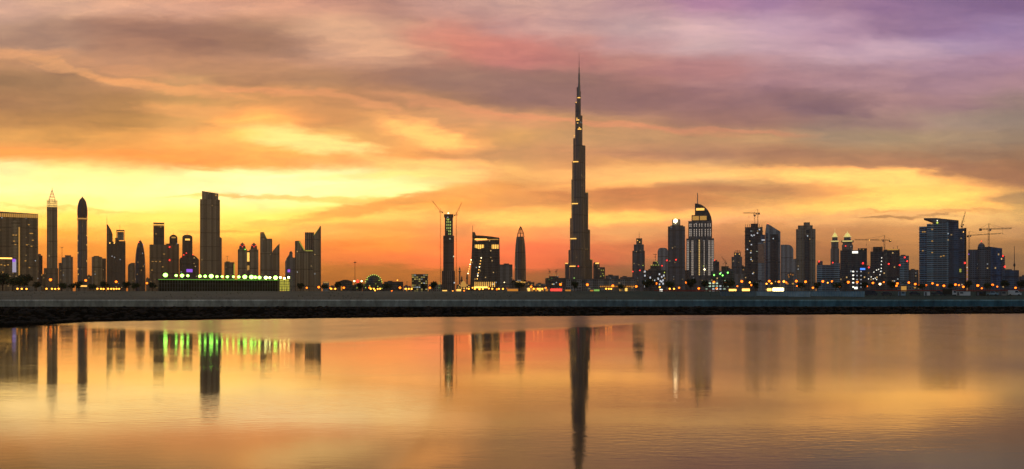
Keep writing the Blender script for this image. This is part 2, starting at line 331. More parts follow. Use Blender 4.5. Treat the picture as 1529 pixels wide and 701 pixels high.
# ---------------------------------------------------------------- mesh building
class MB:
    def __init__(s): s.bm = bmesh.new(); s.uv = s.bm.loops.layers.uv.new('UVMap')
    def face(s, cos, uvs=None, mi=0, smooth=False):
        vs = [s.bm.verts.new(c) for c in cos]
        try: f = s.bm.faces.new(vs)
        except ValueError: return None
        f.material_index = mi; f.smooth = smooth
        for i, l in enumerate(f.loops): l[s.uv].uv = uvs[i] if uvs else (cos[i][0], cos[i][1])
        return f
    def prism(s, pts, z0, top, cap=1):
        """pts counter-clockwise plan; top a number or a function of (x, y)"""
        tf = top if callable(top) else (lambda x, y: top)
        u = 0.0; n = len(pts)
        for i in range(n):
            a, b = pts[i], pts[(i + 1) % n]
            d = math.hypot(b[0] - a[0], b[1] - a[1]); za, zb = tf(*a), tf(*b)
            s.face([(a[0], a[1], z0), (b[0], b[1], z0), (b[0], b[1], zb), (a[0], a[1], za)],
                   [(u, z0), (u + d, z0), (u + d, zb), (u, za)])
            u += d
        s.face([(x, y, tf(x, y)) for x, y in pts], None, cap)
        s.face([(x, y, z0) for x, y in reversed(pts)], None, cap)
    def profile(s, pts, y0, y1, cap=1):
        """extrude a closed outline (x, z), counter-clockwise seen from the front, from y0 (front) to y1 (back)"""
        s.face([(x, y0, z) for x, z in pts], [(x, z) for x, z in pts])
        s.face([(x, y1, z) for x, z in reversed(pts)], [(x, z) for x, z in reversed(pts)])
        n = len(pts)
        for i in range(n):
            a, b = pts[i], pts[(i + 1) % n]
            wall = abs(b[1] - a[1]) > abs(b[0] - a[0])
            s.face([(a[0], y0, a[1]), (a[0], y1, a[1]), (b[0], y1, b[1]), (b[0], y0, b[1])],
                   [(y0, a[1]), (y1, a[1]), (y1, b[1]), (y0, b[1])], 0 if wall else cap)
    def lathe(s, prof, n=20, x=0, y=0, sy=1.0, smooth=True):
        """prof list of (radius, z) from bottom to top"""
        for (r0, z0), (r1, z1) in zip(prof, prof[1:]):
            for i in range(n):
                a0, a1 = 2 * math.pi * i / n, 2 * math.pi * (i + 1) / n
                rr = max(prof[0][0], r0)
                P = lambda r, a, z: (x + r * math.cos(a), y + sy * r * math.sin(a), z)
                q = [P(r0, a0, z0), P(r0, a1, z0), P(r1, a1, z1), P(r1, a0, z1)]
                uvs = [(rr * a0, z0), (rr * a1, z0), (rr * a1, z1), (rr * a0, z1)]
                if r1 < 1e-4: q, uvs = q[:3], uvs[:3]
                elif r0 < 1e-4: q, uvs = [q[0], q[2], q[3]], [uvs[0], uvs[2], uvs[3]]
                s.face(q, uvs, 0, smooth)
        if prof[-1][0] > 1e-4:
            s.face([(x + prof[-1][0] * math.cos(2 * math.pi * i / n), y + sy * prof[-1][0] * math.sin(2 * math.pi * i / n), prof[-1][1]) for i in range(n)], None, 1)
    def box(s, x0, x1, y0, y1, z0, z1, mi=None):
        s.prism([(x0, y0), (x1, y0), (x1, y1), (x0, y1)], z0, z1, 1 if mi is None else mi)
    def tube(s, p, q, r, r2=None, n=5):
        p, q = Vector(p), Vector(q); d = (q - p)
        if d.length < 1e-6: return
        d.normalize(); up = Vector((0, 0, 1)) if abs(d.z) < .95 else Vector((1, 0, 0))
        a = d.cross(up).normalized(); b = d.cross(a)
        r2 = r if r2 is None else r2
        ring = lambda c, rr: [tuple(c + a * rr * math.cos(2 * math.pi * i / n) + b * rr * math.sin(2 * math.pi * i / n)) for i in range(n)]
        A, B = ring(p, r), ring(q, r2)
        for i in range(n):
            j = (i + 1) % n
            s.face([A[j], A[i], B[i], B[j]])
        s.face(A); s.face(B[::-1])
    def ball(s, c, r, sub=1):
        return bmesh.ops.create_icosphere(s.bm, subdivisions=sub, radius=r, matrix=Matrix.Translation(c))
    def build(s, name, mats, parent=None, loc=None, weld=True):
        if weld: bmesh.ops.remove_doubles(s.bm, verts=s.bm.verts, dist=1e-4)
        me = bpy.data.meshes.new(name); s.bm.to_mesh(me); s.bm.free()
        o = bpy.data.objects.new(name, me); col.objects.link(o)
        for m in (mats if isinstance(mats, (list, tuple)) else [mats]):
            me.materials.append(m if not isinstance(m, str) else M[m])
        if parent: o.parent = parent
        if loc: o.location = loc
        return o

def tag(o, label, cat, group=None, kind=None):
    if label: o['label'] = label
    if cat: o['category'] = cat
    if group: o['group'] = group
    if kind: o['kind'] = kind
    return o

GZ = 7.8            # level of the land behind the bank
def rect(xl, xr, ratio=.8, turn=0.0, y=0.0):
    """plan of a turned box whose outline from the front spans xl..xr"""
    a = R(turn); W = xr - xl
    w = W / (math.cos(a) + ratio * math.sin(abs(a))); d = w * ratio
    c = (xl + xr) / 2
    pts = [(-w / 2, -d / 2), (w / 2, -d / 2), (w / 2, d / 2), (-w / 2, d / 2)]
    return [(c + px * math.cos(a) - py * math.sin(a), y + px * math.sin(a) + py * math.cos(a)) for px, py in pts]
def stadium(xl, xr, hw, y=0.0, n=6):
    """rounded-end plan from xl to xr, half width hw"""
    e = min(hw, (xr - xl) / 2); pts = []
    for k in range(n + 1):
        a = -math.pi / 2 + math.pi * k / n; pts.append((xr - e + e * math.cos(a), y + hw * math.sin(a)))
    for k in range(n + 1):
        a = math.pi / 2 + math.pi * k / n; pts.append((xl + e + e * math.cos(a), y + hw * math.sin(a)))
    return pts

class Thing:
    """an Empty at a thing's base, turned to the water front; sizes are given in photograph pixels at distance D and turned into metres"""
    def __init__(s, name, label, cat, px, D, group=None, gz=GZ):
        az = math.atan((px - CX) / F); s.px, s.D, s.gz = px, D, gz
        s.kx = D * math.cos(az) / F; s.kz = D / F
        s.o = bpy.data.objects.new(name, None); col.objects.link(s.o)
        s.o.location = ((px - CX) / F * D, D, gz); s.o.rotation_euler = (0, 0, -az); s.o.empty_display_size = 5
        tag(s.o, label, cat, group); s.plan = None
    def X(s, px): return (px - s.px) * s.kx
    def Z(s, py): return EYE + (HY - py) * s.kz - s.gz
    def add(s, name, mb, mats, parent=None, label=None):
        o = mb.build(name, mats, parent or s.o)
        if label: o['label'] = label
        return o
    def box(s, name, l, r, top, mat, bot=None, ratio=.8, turn=0.0, y=0.0, cap='roof', parent=None, crop=0):
        mb = MB(); pl = rect(s.X(l), s.X(r), ratio, turn, y); s.plan = pl
        z0 = 0 if bot is None else s.Z(bot)
        if isinstance(top, (tuple, list)):
            za, zb = s.Z(top[0]), s.Z(top[1]); xl, xr = s.X(l), s.X(r)
            tf = lambda x, yy: za + (zb - za) * (x - xl) / (xr - xl)
        else: tf = s.Z(top)
        mb.prism(pl, z0, tf)
        return s.add(name, mb, [M[mat], M[cap]], parent)
    def round(s, name, l, r, top, mat, bot=None, y=0.0, hw=None, cap='roof', parent=None):
        mb = MB(); xl, xr = s.X(l), s.X(r); pl = stadium(xl, xr, hw or (xr - xl) * .3, y); s.plan = pl
        mb.prism(pl, 0 if bot is None else s.Z(bot), s.Z(top))
        return s.add(name, mb, [M[mat], M[cap]], parent)
    def prof(s, name, pts, mat, depth=25.0, y=0.0, cap='roof', parent=None):
        """pts: outline in pixels, clockwise on the photograph from the bottom left; py None = ground"""
        mb = MB(); q = [(s.X(x), 0 if yv is None else s.Z(yv)) for x, yv in pts]
        xs = [p[0] for p in q]; s.plan = [(min(xs), y - depth / 2), (max(xs), y - depth / 2), (max(xs), y + depth / 2), (min(xs), y + depth / 2)]
        mb.profile(q[::-1], y - depth / 2, y + depth / 2)
        return s.add(name, mb, [M[mat], M[cap]], parent)
    def lathe(s, name, px, prof, mat, n=22, y=0.0, sy=1.0, parent=None, cap='roof'):
        mb = MB(); mb.lathe([(h * s.kx, 0 if py is None else s.Z(py)) for h, py in prof], n, s.X(px), y, sy)
        h = prof[0][0] * s.kx; s.plan = [(s.X(px) + h * math.cos(k * .5236), y + sy * h * math.sin(k * .5236)) for k in range(12)]
        return s.add(name, mb, [M[mat], M[cap]], parent)
    def rod(s, name, px0, py0, px1, py1, r, mat='dsteel', y=0.0, parent=None, r2=None):
        mb = MB(); z0 = 0 if py0 is None else s.Z(py0)
        mb.tube((s.X(px0), y, z0), (s.X(px1), y, s.Z(py1)), r, r2, 6)
        return s.add(name, mb, mat, parent)
    def front(s, x):
        p = s.plan; best = None
        for i in range(len(p)):
            (xa, ya), (xb, yb) = p[i], p[(i + 1) % len(p)]
            if abs(xa - xb) < 1e-6: continue
            lo, hi = min(xa, xb), max(xa, xb)
            if lo - 1e-6 <= x <= hi + 1e-6:
                yv = ya + (yb - ya) * (x - xa) / (xb - xa)
                best = yv if best is None else min(best, yv)
        return best if best is not None else min(q[1] for q in p)
    def lit(s, name, l, r, t, b, mat, thick=.5, parent=None, y=None):
        """a lit panel, slot or window set proud of the last body's front"""
        mb = MB(); x0, x1 = s.X(l), s.X(r)
        yf = (max(s.front(x0), s.front(x1)) if y is None else y)
        yn = (min(s.front(x0), s.front(x1), s.front((x0 + x1) / 2)) if y is None else y) - .3
        mb.box(x0, x1, yn - thick, yf + .2, s.Z(b), s.Z(t), 0)
        return s.add(name, mb, mat, parent)
    def dots(s, name, pts, w, mat, h=None, parent=None):
        for px, py in pts:
            s.lit(name, px - w / 2, px + w / 2, py - (h or w) / 2, py + (h or w) / 2, mat, parent=parent)
    def lamp(s, name, px, py, r, mat, y=None, parent=None):
        """a round lamp of radius r metres on the front"""
        mb = MB(); x = s.X(px); mb.ball((x, (s.front(x) if y is None and s.plan else (y or 0)) - r * .6, s.Z(py)), r, 1)
        return s.add(name, mb, mat, parent)
    def ledges(s, name, pys, mat, proud=.6, th=.7, parent=None):
        mb = MB(); cx = sum(p[0] for p in s.plan) / len(s.plan); cy = sum(p[1] for p in s.plan) / len(s.plan)
        for py in pys:
            pl = []
            for x, y in s.plan:
                d = math.hypot(x - cx, y - cy); k = (d + proud * 1.3) / d
                pl.append((cx + (x - cx) * k, cy + (y - cy) * k))
            mb.prism(pl, s.Z(py) - th / 2, s.Z(py) + th / 2, 0)
        return s.add(name, mb, mat, parent)

def lattice(mb, p, q, w, r, n, up=(0, 1, 0)):
    """square lattice boom from p to q, width w"""
    p, q = Vector(p), Vector(q); d = (q - p).normalized(); a = d.cross(Vector(up)).normalized(); b = d.cross(a)
    cs = [(a * sx + b * sy) * (w / 2) for sx, sy in ((-1, -1), (1, -1), (1, 1), (-1, 1))]
    for c in cs: mb.tube(p + c, q + c, r, None, 4)
    for k in range(n):
        A, B = p.lerp(q, k / n), p.lerp(q, (k + 1) / n)
        for i in range(4):
            c0, c1 = cs[i], cs[(i + 1) % 4]
            if k % 2: c0, c1 = c1, c0
            mb.tube(A + c0, B + c1, r * .7, None, 3)

def tower_crane(label, px, D, py0, py1, tip, back, y=0.0, mat='crane_dark', luff=False, th=1.0, lights=(), gz=GZ, group='tower cranes over the building sites'):
    """mast from py0 (None = ground) up to py1; jib tip and counter-jib end in pixels"""
    t = Thing('tower_crane', label, 'crane', px, D, group, gz)
    if py0 is not None:                                  # it stands on the roof of the building under it
        t.o.location.z = EYE + (HY - py0) * t.kz; t.gz = t.o.location.z
    if y: t.o.location += Vector((-math.sin(t.o.rotation_euler.z) * y, math.cos(t.o.rotation_euler.z) * y, 0))
    zt = t.Z(py1); w = 2.2 * th; r = .24 * th
    mb = MB(); lattice(mb, (0, 0, 0), (0, 0, zt), w, r, max(3, int(zt / 6)), (0, 1, 0)); t.add('mast', mb, mat)
    J = (t.X(tip[0]), 0, t.Z(tip[1])); B = (t.X(back[0]), 0, t.Z(back[1]))
    L = math.hypot(J[0], J[2] - zt)
    mb = MB(); lattice(mb, (0, 0, zt), J, w * .75, r * .85, max(4, int(L / 6)), (0, 1, 0)); t.add('jib', mb, mat)
    mb = MB(); lattice(mb, (0, 0, zt), B, w * .75, r * .85, 3, (0, 1, 0)); t.add('counter_jib', mb, mat)
    mb = MB(); s_ = 1 if B[0] > 0 else -1
    mb.box(min(B[0], B[0] - 4 * s_ * th), max(B[0], B[0] - 4 * s_ * th), -1.3 * th, 1.3 * th, B[2] - 3.0 * th, B[2] + .3 * th, 0); t.add('counterweight', mb, 'dconc')
    mb = MB(); sj = 1 if J[0] > 0 else -1
    mb.box(min(0, 2.6 * sj * th) + w / 2 * sj, max(0, 2.6 * sj * th) + w / 2 * sj, -w, -.1, zt - 3.2 * th, zt - .4 * th, 0); t.add('cab', mb, 'steel')
    A = (0, 0, zt + 9 * th)
    mb = MB()
    for sx in (-1, 1): mb.tube((sx * w / 2, 0, zt), A, r, None, 4)
    t.add('apex', mb, mat)
    mb = MB()
    mb.tube(A, [J[i] * .72 + (0, 0, zt)[i] * .28 for i in range(3)], .12 * th, None, 4); mb.tube(A, B, .12 * th, None, 4)
    if not luff: mb.tube(A, [J[i] * .36 + (0, 0, zt)[i] * .64 for i in range(3)], .12 * th, None, 4)
    t.add('tie_rod', mb, mat)
    mb = MB(); k = .6; hx = J[0] * k; hz = zt + (J[2] - zt) * k
    mb.tube((hx, 0, hz), (hx, 0, hz - 9), .1 * th, None, 4); mb.box(hx - .6, hx + .6, -.5, .5, hz - 10.4, hz - 9, 0); t.add('hook', mb, 'dsteel')
    for lx, ly, lm in lights: t.lamp('warning_light', lx, ly, .7 * th, lm, y=-1.2)
    return t

# ---------------------------------------------------------------- water, bank and land
def at(px, D): return (px - CX) / F * D
wm, t, b = new_mat('lagoon_water')
tc = t.new('ShaderNodeTexCoord').outputs['Object']
X, Y, _ = t.sep(tc)
nz = t.noise(tc, .022, 4, .6)
nzs = t.noise(t.comb(t.math('MULTIPLY', X, .06), t.math('MULTIPLY', Y, .02), 0), 1.0, 4, .6)
jit = t.math('MULTIPLY', t.math('SUBTRACT', nz, .5), 30)
yb = t.math('ADD', 106.0, t.math('ADD', t.math('MULTIPLY', t.math('MAXIMUM', 0.0, t.math('SUBTRACT', -22.0, X)), 1.28),
                                 t.math('MULTIPLY', t.math('MAXIMUM', 0.0, t.math('ADD', X, 22.0)), 1.7)))
A = t.mrange(t.math('SUBTRACT', t.math('ADD', Y, t.math('MULTIPLY', jit, 1.1)), yb), -14, 22, 0, 1, True)
B = t.math('MULTIPLY', t.mrange(t.math('SUBTRACT', t.math('ADD', X, t.math('MULTIPLY', jit, .25)), t.math('MULTIPLY', Y, .09)), 0, 9, 0, 1, True),
           t.mrange(Y, 38, 75, 0, 1, True))
Cn = t.mrange(Y, 60, 22, 0, 1, True)
r0 = t.math('ADD', t.mrange(nzs, .35, .65, .04, .065), t.math('MULTIPLY', Cn, .012))
r1 = t.math('MAXIMUM', r0, t.math('MULTIPLY', B, t.mrange(nzs, .3, .7, .15, .20)))
r2 = t.math('MAXIMUM', r1, t.math('MULTIPLY', A, t.mrange(nzs, .3, .7, .20, .26)))
t.link(r2, b.inputs['Roughness'])
b.inputs['Base Color'].default_value = (.012, .013, .012, 1); b.inputs['IOR'].default_value = 1.333; b.inputs['Specular Tint'].default_value = (1, .90, .66, 1)
bp = t.new('ShaderNodeBump'); bp.inputs['Strength'].default_value = .35; bp.inputs['Distance'].default_value = .02
patch = t.mrange(t.noise(t.comb(t.math('MULTIPLY', X, .05), t.math('MULTIPLY', Y, .09), 4), 1, 3, .6), .42, .62, .25, 1, True)
rip = t.noise(t.comb(t.math('MULTIPLY', X, .8), t.math('MULTIPLY', Y, 1.5), 0), 1.6, 3, .55)
t.link(t.math('MULTIPLY', rip, patch), bp.inputs['Height']); t.link(bp.outputs[0], b.inputs['Normal'])
mb = MB(); mb.face([(-9000, -400, 0), (9000, -400, 0), (9000, 420, 0), (-9000, 420, 0)])
tag(mb.build('water', wm), 'still lagoon reflecting the sunset sky', 'water', kind='structure')

def ground_mat(name, c1, c2, scale, bump=.0):
    m, t, b = new_mat(name)
    tc = t.new('ShaderNodeTexCoord').outputs['Object']
    n = t.noise(tc, scale, 6, .65); n2 = t.noise(tc, scale * .08, 4, .6)
    f = t.math('ADD', t.math('MULTIPLY', n, .5), t.math('MULTIPLY', n2, .5))
    t.link(t.mixc(t.mrange(f, .35, .65), (*c1, 1), (*c2, 1)), b.inputs['Base Color'])
    b.inputs['Roughness'].default_value = .95; b.inputs['Specular IOR Level'].default_value = .0
    if bump:
        bn = t.new('ShaderNodeBump'); bn.inputs['Strength'].default_value = .8; bn.inputs['Distance'].default_value = bump
        t.link(n, bn.inputs['Height']); t.link(bn.outputs[0], b.inputs['Normal'])
    return m
M['sand'] = ground_mat('sand', (.17, .17, .125), (.27, .26, .20), .35, .3)
def two_tone(m):                     # pale sand in the west, darker and bluer in the east
    t = NT(m.node_tree); b = t.n['Principled BSDF']; old = b.inputs['Base Color'].links[0].from_socket
    tc = t.new('ShaderNodeTexCoord').outputs['Object']; X, Y, _ = t.sep(tc)
    e = t.math('ADD', X, t.math('MULTIPLY', t.noise(tc, .03, 4, .6), 60))
    dk = t.mixc(1, old, (.34, .52, .62, 1), 'MULTIPLY')
    t.link(t.mixc(t.mrange(e, -60, 130, 0, 1, True), old, dk), b.inputs['Base Color'])
two_tone(M['sand'])
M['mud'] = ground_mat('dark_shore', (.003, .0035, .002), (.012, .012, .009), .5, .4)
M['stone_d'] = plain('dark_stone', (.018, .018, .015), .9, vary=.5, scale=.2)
M['weed'] = plain('dry_weed', (.13, .125, .08), .9, vary=.5, scale=.3)
M['land'] = ground_mat('land', (.14, .125, .10), (.24, .21, .17), .05)
# shore: px of the waterline -> distance
SH = [(-3000, 70), (-1500, 95), (-500, 140), (0, 174), (132, 213), (250, 228), (400, 243), (600, 262), (764, 275), (1000, 292), (1200, 302), (1529, 322), (2100, 340), (4000, 352)]
from mathutils import noise as mnoise
mb = MB(); D0 = 385.0
xs = []
rows = []
N = 560
for i in range(N + 1):
    px = -1200 + (3900) * i / N
    for (pa, da), (pb, db) in zip(SH, SH[1:]):
        if pa <= px <= pb: ds = da + (db - da) * (px - pa) / (pb - pa); break
    rows.append((px, ds))
prev = None
K = 14
for px, ds in rows:
    ring = []
    for k in range(K + 1):
        f = k / K
        D = (ds - 14) + (D0 + 2 - (ds - 14)) * f
        x = at(px, D)
        z = -.35 + 1.75 * min(1, (D - ds + 14) / 60) ** .7
        z += (mnoise.noise((x * .12, D * .12, 0)) * .28 + mnoise.noise((x * .5, D * .4, 3)) * .14) * (1 if k < K else 0)
        if k == K: z = 1.5
        ring.append((x, D, z))
    if prev:
        for k in range(K): mb.face([prev[k], ring[k], ring[k + 1], prev[k + 1]])
    prev = ring
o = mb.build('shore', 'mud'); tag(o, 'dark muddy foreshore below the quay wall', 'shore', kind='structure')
# dark armour stones, so many that they read as one mass
mb = MB(); rr = random.Random(3)
for k in range(2600):
    px = rr.uniform(-150, 1680)
    for (pa, da), (pb, db) in zip(SH, SH[1:]):
        if pa <= px <= pb: ds = da + (db - da) * (px - pa) / (pb - pa); break
    D = ds + (rr.random() ** 2.2) * (D0 - 1 - ds) - 1.0
    z = -.35 + 1.75 * min(1, max(0, (D - ds + 14) / 60)) ** .7
    s = rr.uniform(.25, .8); c = Vector((at(px, D), D, z + s * .1))
    for v in mb.ball(c, s, 1)['verts']:
        d = v.co - c; v.co = c + Vector((d.x * 1.3, d.y, d.z * .6)) * rr.uniform(.7, 1.25)
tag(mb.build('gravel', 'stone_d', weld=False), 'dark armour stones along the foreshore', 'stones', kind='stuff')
# embankment
mb = MB(); prev = None
for i in range(401):
    x = -1500 + 3000 * i / 400
    ring = []
    for k in range(9):
        f = k / 8; D = 388 + f * 62
        z = 4.05 + 3.95 * (f ** .85)
        z += (mnoise.noise((x * .05, D * .08, 1)) * .35 + mnoise.noise((x * .25, D * .3, 7)) * .14) * (math.sin(f * math.pi) * .9 + .1 * f)
        ring.append((x, D, z))
    if prev:
        for k in range(8): mb.face([prev[k], ring[k], ring[k + 1], prev[k + 1]], None, 0, True)
    prev = ring
o = mb.build('embankment', 'sand'); tag(o, 'sandy embankment above the quay', 'embankment', kind='structure')
mb = MB(); rr = random.Random(11)
for k in range(1500):
    f = rr.random(); D = 389 + f * 60; px = rr.uniform(-60, 1590); x = at(px, D); z = 4.05 + 3.95 * (f ** .85)
    if mnoise.noise((x * .035, D * .05, 5)) < .05 and rr.random() < .75: continue
    h = rr.uniform(.15, .5)
    for j in range(5):
        a = rr.uniform(0, 6.28); dx, dy = math.cos(a), math.sin(a); w = h * .22
        mb.face([(x - dy * w, D + dx * w, z - .15), (x + dy * w, D - dx * w, z - .15), (x + dx * h * .6 + dy * w * .3, D + dy * h * .6 - dx * w * .3, z + h), (x + dx * h * .6 - dy * w * .3, D + dy * h * .6 + dx * w * .3, z + h)])
tag(mb.build('weeds', 'weed', weld=False), 'dry weeds scattered over the sandy embankment', 'weeds', kind='stuff')
mb = MB(); mb.face([(-30000, 449, GZ), (30000, 449, GZ), (30000, 30000, GZ), (-30000, 30000, GZ)])
tag(mb.build('ground', 'land'), 'flat land under the city', 'ground', kind='structure')
# promenade between quay wall and embankment
mb = MB(); mb.box(-1500, 1500, D0 + .8, 389, 3.2, 4.10, 0)
tag(mb.build('promenade', M['conc']), 'promenade path on the quay', 'path', kind='structure')
# quay wall: long concrete wall in segments with a lighter coping and a rail
def quay_mat(name, c1, c2):
    m, t, b = new_mat(name); geo = t.new('ShaderNodeNewGeometry').outputs['Position']; X, Y, Z = t.sep(geo)
    e = t.math('ADD', X, t.math('MULTIPLY', t.noise(geo, .03, 4, .6), 80)); f = t.mrange(e, -110, 190, 0, 1, True)
    st = t.noise(t.comb(t.math('MULTIPLY', X, .5), t.math('MULTIPLY', Z, .16), 0), 1, 5, .65); g = t.noise(geo, .12, 5, .6)
    k = t.math('MULTIPLY', t.mrange(st, .35, .65, .62, 1.2), t.mrange(g, .3, .7, .72, 1.22))
    cc = t.vmath('SCALE', t.mixc(f, (*c1, 1), (*c2, 1))); t.link(k, cc.node.inputs[3]); t.link(cc, b.inputs['Base Color'])
    b.inputs['Roughness'].default_value = .8; b.inputs['Specular IOR Level'].default_value = .15; return m
M['quay'] = quay_mat('quay_concrete', (.42, .44, .40), (.06, .19, .30))
M['coping'] = quay_mat('coping_stone', (.80, .82, .78), (.22, .44, .56))
segs = [(-500, 175, 'quay', 'coping', 'pale concrete quay wall below the big slab hotel and the pointed towers'),
        (175, 560, 'quay', 'coping', 'pale concrete quay wall below the row of floodlights'),
        (560, 860, 'quay', 'coping', 'pale concrete quay wall below the domed lit hall and the curved roof hotel'),
        (860, 1290, 'quay', 'coping', 'bluish quay wall below the corrugated site hoarding'),
        (1290, 2100, 'quay', 'coping', 'bluish quay wall below the parked trucks and cabins')]
for a, c, m1, m2, lb in segs:
    x0, x1 = at(a, D0), at(c, D0) - .06
    r = bpy.data.objects.new('quay_wall', None); col.objects.link(r); r.location = ((x0 + x1) / 2, D0, 1.4)
    tag(r, lb, 'wall', 'lengths of quay wall'); h = (x1 - x0) / 2
    q = MB(); q.box(-h, h, 0, .7, -.6, 2.35, 0); q.build('wall_face', m1, r)
    q = MB(); q.box(-h, h, -.22, .92, 2.352, 2.85, 0); q.build('coping', m2, r)
    q = MB(); q.box(-h, h, -.12, -.002, 1.02, 1.22, 0); q.build('ledge', m1, r)
    q = MB(); q.box(-h, h, -.35, -.002, -.6, .25, 0); q.build('footing', 'dconc', r)
    q = MB(); n = int((x1 - x0) / 9)
    for k in range(n + 1):
        xx = -h + .3 + k * (2 * h - .6) / max(1, n); q.box(xx - .14, xx + .14, -.16, -.003, .26, 2.34, 0)
    q.build('buttress', m1, r)
    q = MB()
    for zz in (3.35, 3.85): q.tube((-h, .4, zz), (h, .4, zz), .045, None, 4)
    n = int((x1 - x0) / 3)
    for k in range(n + 1): q.tube((-h + .1 + k * (2 * h - .2) / n, .4, 2.85), (-h + .1 + k * (2 * h - .2) / n, .4, 3.87), .04, None, 4)
    q.build('railing', 'steel', r)

# ---------------------------------------------------------------- the skyline, left to right
G_T = 'skyline towers'
def T(label, px, D, name='office_tower', cat='tower', group=None): return Thing(name, label, cat, px, D, group)

# slab hotel at the left edge
t = T('wide slab hotel with an amber lit roof band', 18, 2500, 'hotel_block', 'hotel')
t.box('tower', -34, 57, (316.5, 319.5), 'brown', ratio=.32)
t.lit('recess', 17, 30, 330, 431, 'tan', thick=.25)
t.lit('seam_light', 27.6, 29.6, 340, 412, 'gold_s', thick=.6)
mb = MB()
for k in range(30):
    p = -33 + 3 * k; mb.box(t.X(p), t.X(p + 2.2), t.front(0) - .6, t.front(0) + .1, t.Z(325.6), t.Z(320.2), 0)
t.add('roof_light_band', mb, 'gold_s')
t.dots('lit_window', [(45.5, 349), (48, 349), (47, 368), (43, 336), (40, 366), (49, 359), (20, 352), (24, 352), (21, 361), (23, 366), (38, 390), (44, 400), (8, 402), (12, 404)], 2.6, 'gold_s', 1.3)
t.box('plinth', -40, 62, 428, 'grey', ratio=.5, y=-6)
t = T('low lit podium building with a white light line and violet sign', 8, 2100, 'podium_building', 'building')
t.box('hall', -20, 24.5, 385, 'brown', ratio=.5)
t.lit('roof_light_line', -18, 18, 385.5, 387.2, 'gold_h')
t.lit('side_glass', 18.5, 24.2, 388, 407, 'lilac_s')
t.lit('sign', 18.4, 23, 387, 391.5, 'violet', thick=1.0)
t.dots('lit_window', [(2, 396), (7, 397), (12, 396), (4, 407)], 2.4, 'gold_s', 1.5)
t = T('narrow dark block beside the slab hotel', 60, 3300); t.box('tower', 55.5, 63.5, 382, 'dark', turn=20); t.box('plant_room', 57, 61, 379.5, 'roof', bot=382)
t.lit('lit_floor', 56, 63, 410, 412, 'gold_s')
t = T('tall slim tower with a pointed open lattice crown', 77.7, 3300, 'skyscraper', 'skyscraper')
t.box('tower', 70, 85.7, 310, 'tan_strip', turn=0, ratio=.9)
t.box('podium', 65.5, 87, 401, 'brown', turn=0, ratio=.9, y=-4)
mb = MB(); z0, z1, zt = t.Z(310), t.Z(301), t.Z(283); hw = (t.X(85.2) - t.X(70.4)) / 2; cx = t.X(77.8)
for k in range(9):
    f = k / 8; x = cx - hw + 2 * hw * f
    for yy in (-hw, hw): mb.tube((x, yy, z0), (x, yy, z1 + (0 if k % 2 else 4)), .55)
    for sx in (-hw, hw): mb.tube((cx + sx, -hw + 2 * hw * f, z0), (cx + sx, -hw + 2 * hw * f, z1), .5)
for zz in (z0 + 6, z0 + 13, z1):
    for a, c in (((-1, -1), (1, -1)), ((1, -1), (1, 1)), ((1, 1), (-1, 1)), ((-1, 1), (-1, -1))):
        mb.tube((cx + a[0] * hw, a[1] * hw, zz), (cx + c[0] * hw, c[1] * hw, zz), .6)
n = 8
for k in range(n):
    a = 2 * math.pi * k / n; r1 = hw * .86
    mb.tube((cx + r1 * math.cos(a), r1 * math.sin(a), z1 - 4), (cx, 0, zt), .6, .4)
for f in (.2, .42, .64, .82):
    for k in range(n):
        a, c = 2 * math.pi * k / n, 2 * math.pi * (k + 1) / n; r1 = hw * .86 * (1 - f); zz = z1 - 4 + (zt - z1 + 4) * f
        mb.tube((cx + r1 * math.cos(a), r1 * math.sin(a), zz), (cx + r1 * math.cos(c), r1 * math.sin(c), zz), .5)
t.add('lattice_crown', mb, 'spire'); t.rod('spire', 77.8, 284, 77.8, 281, .6)
t = T('plain low tower right of the lattice crowned skyscraper', 98, 2900); t.box('tower', 92, 109, (385, 383.5), 'tan', turn=-18); t.box('lower_wing', 87.5, 93, 393, 'brown', turn=10)
t.box('plant_room', 97, 106, 381.5, 'roof', bot=384)
t.rod('antenna', 92.6, 393, 92.6, 369, .55); mb = MB(); mb.tube((t.X(90.3), 0, t.Z(369.6)), (t.X(95), 0, t.Z(369.6)), .6); t.add('antenna_arm', mb, 'dsteel')
t = T('slender tower with an onion shaped top and white sign', 123, 3400, 'skyscraper', 'skyscraper')
t.lathe('tower', 123, [(7.4, None), (7.4, 327)], 'steel_glass', 16)
t.lathe('light_ring', 123, [(7.9, 328.2), (7.9, 326.2)], 'gold_s', 16, cap='gold_s')
t.plan = stadium(t.X(115.6), t.X(130.4), 12)
t.lit('sign', 121.8, 125.6, 330, 333.6, 'white_l')
t.lathe('onion_top', 123, [(7.3, 326), (7.8, 320), (7.7, 314), (7.2, 309), (6.2, 304), (4.8, 300), (3.2, 297.5), (1.6, 296), (.5, 294.6), (.1, 293.5)], 'dark', 18)
for p in (116.4, 129.6):
    t.lit('edge_light', p - .35, p + .35, 330, 351, 'gold_s')
t.dots('lit_window', [(116.4, 360), (129.6, 366), (116.6, 378), (129.4, 390), (116.4, 402), (117, 410), (129.6, 352)], 1.1, 'gold_l')
t.box('entrance_hall', 113, 131, 425, 'grey', y=-24, ratio=.5); t.lit('entrance_light', 113.6, 130.5, 426.5, 428.6, 'gold_l')
t = T('squat plain tower left of the sail pointed tower', 148, 2800); t.box('tower', 137, 152.5, 384, 'tan', turn=12); t.box('annex', 152, 158.5, (386, 386), 'brown', turn=-10, y=10); t.box('plant_room', 140, 148, 382.6, 'roof', bot=384)
t = T('sail pointed twin tower with rounded dark glass front', 168, 3500, 'skyscraper', 'skyscraper')
t.prof('sail', [(159.2, None), (159.2, 336), (160.6, 335), (165.6, 343), (168.2, 350), (168.6, None)], 'brown', 28, 22)
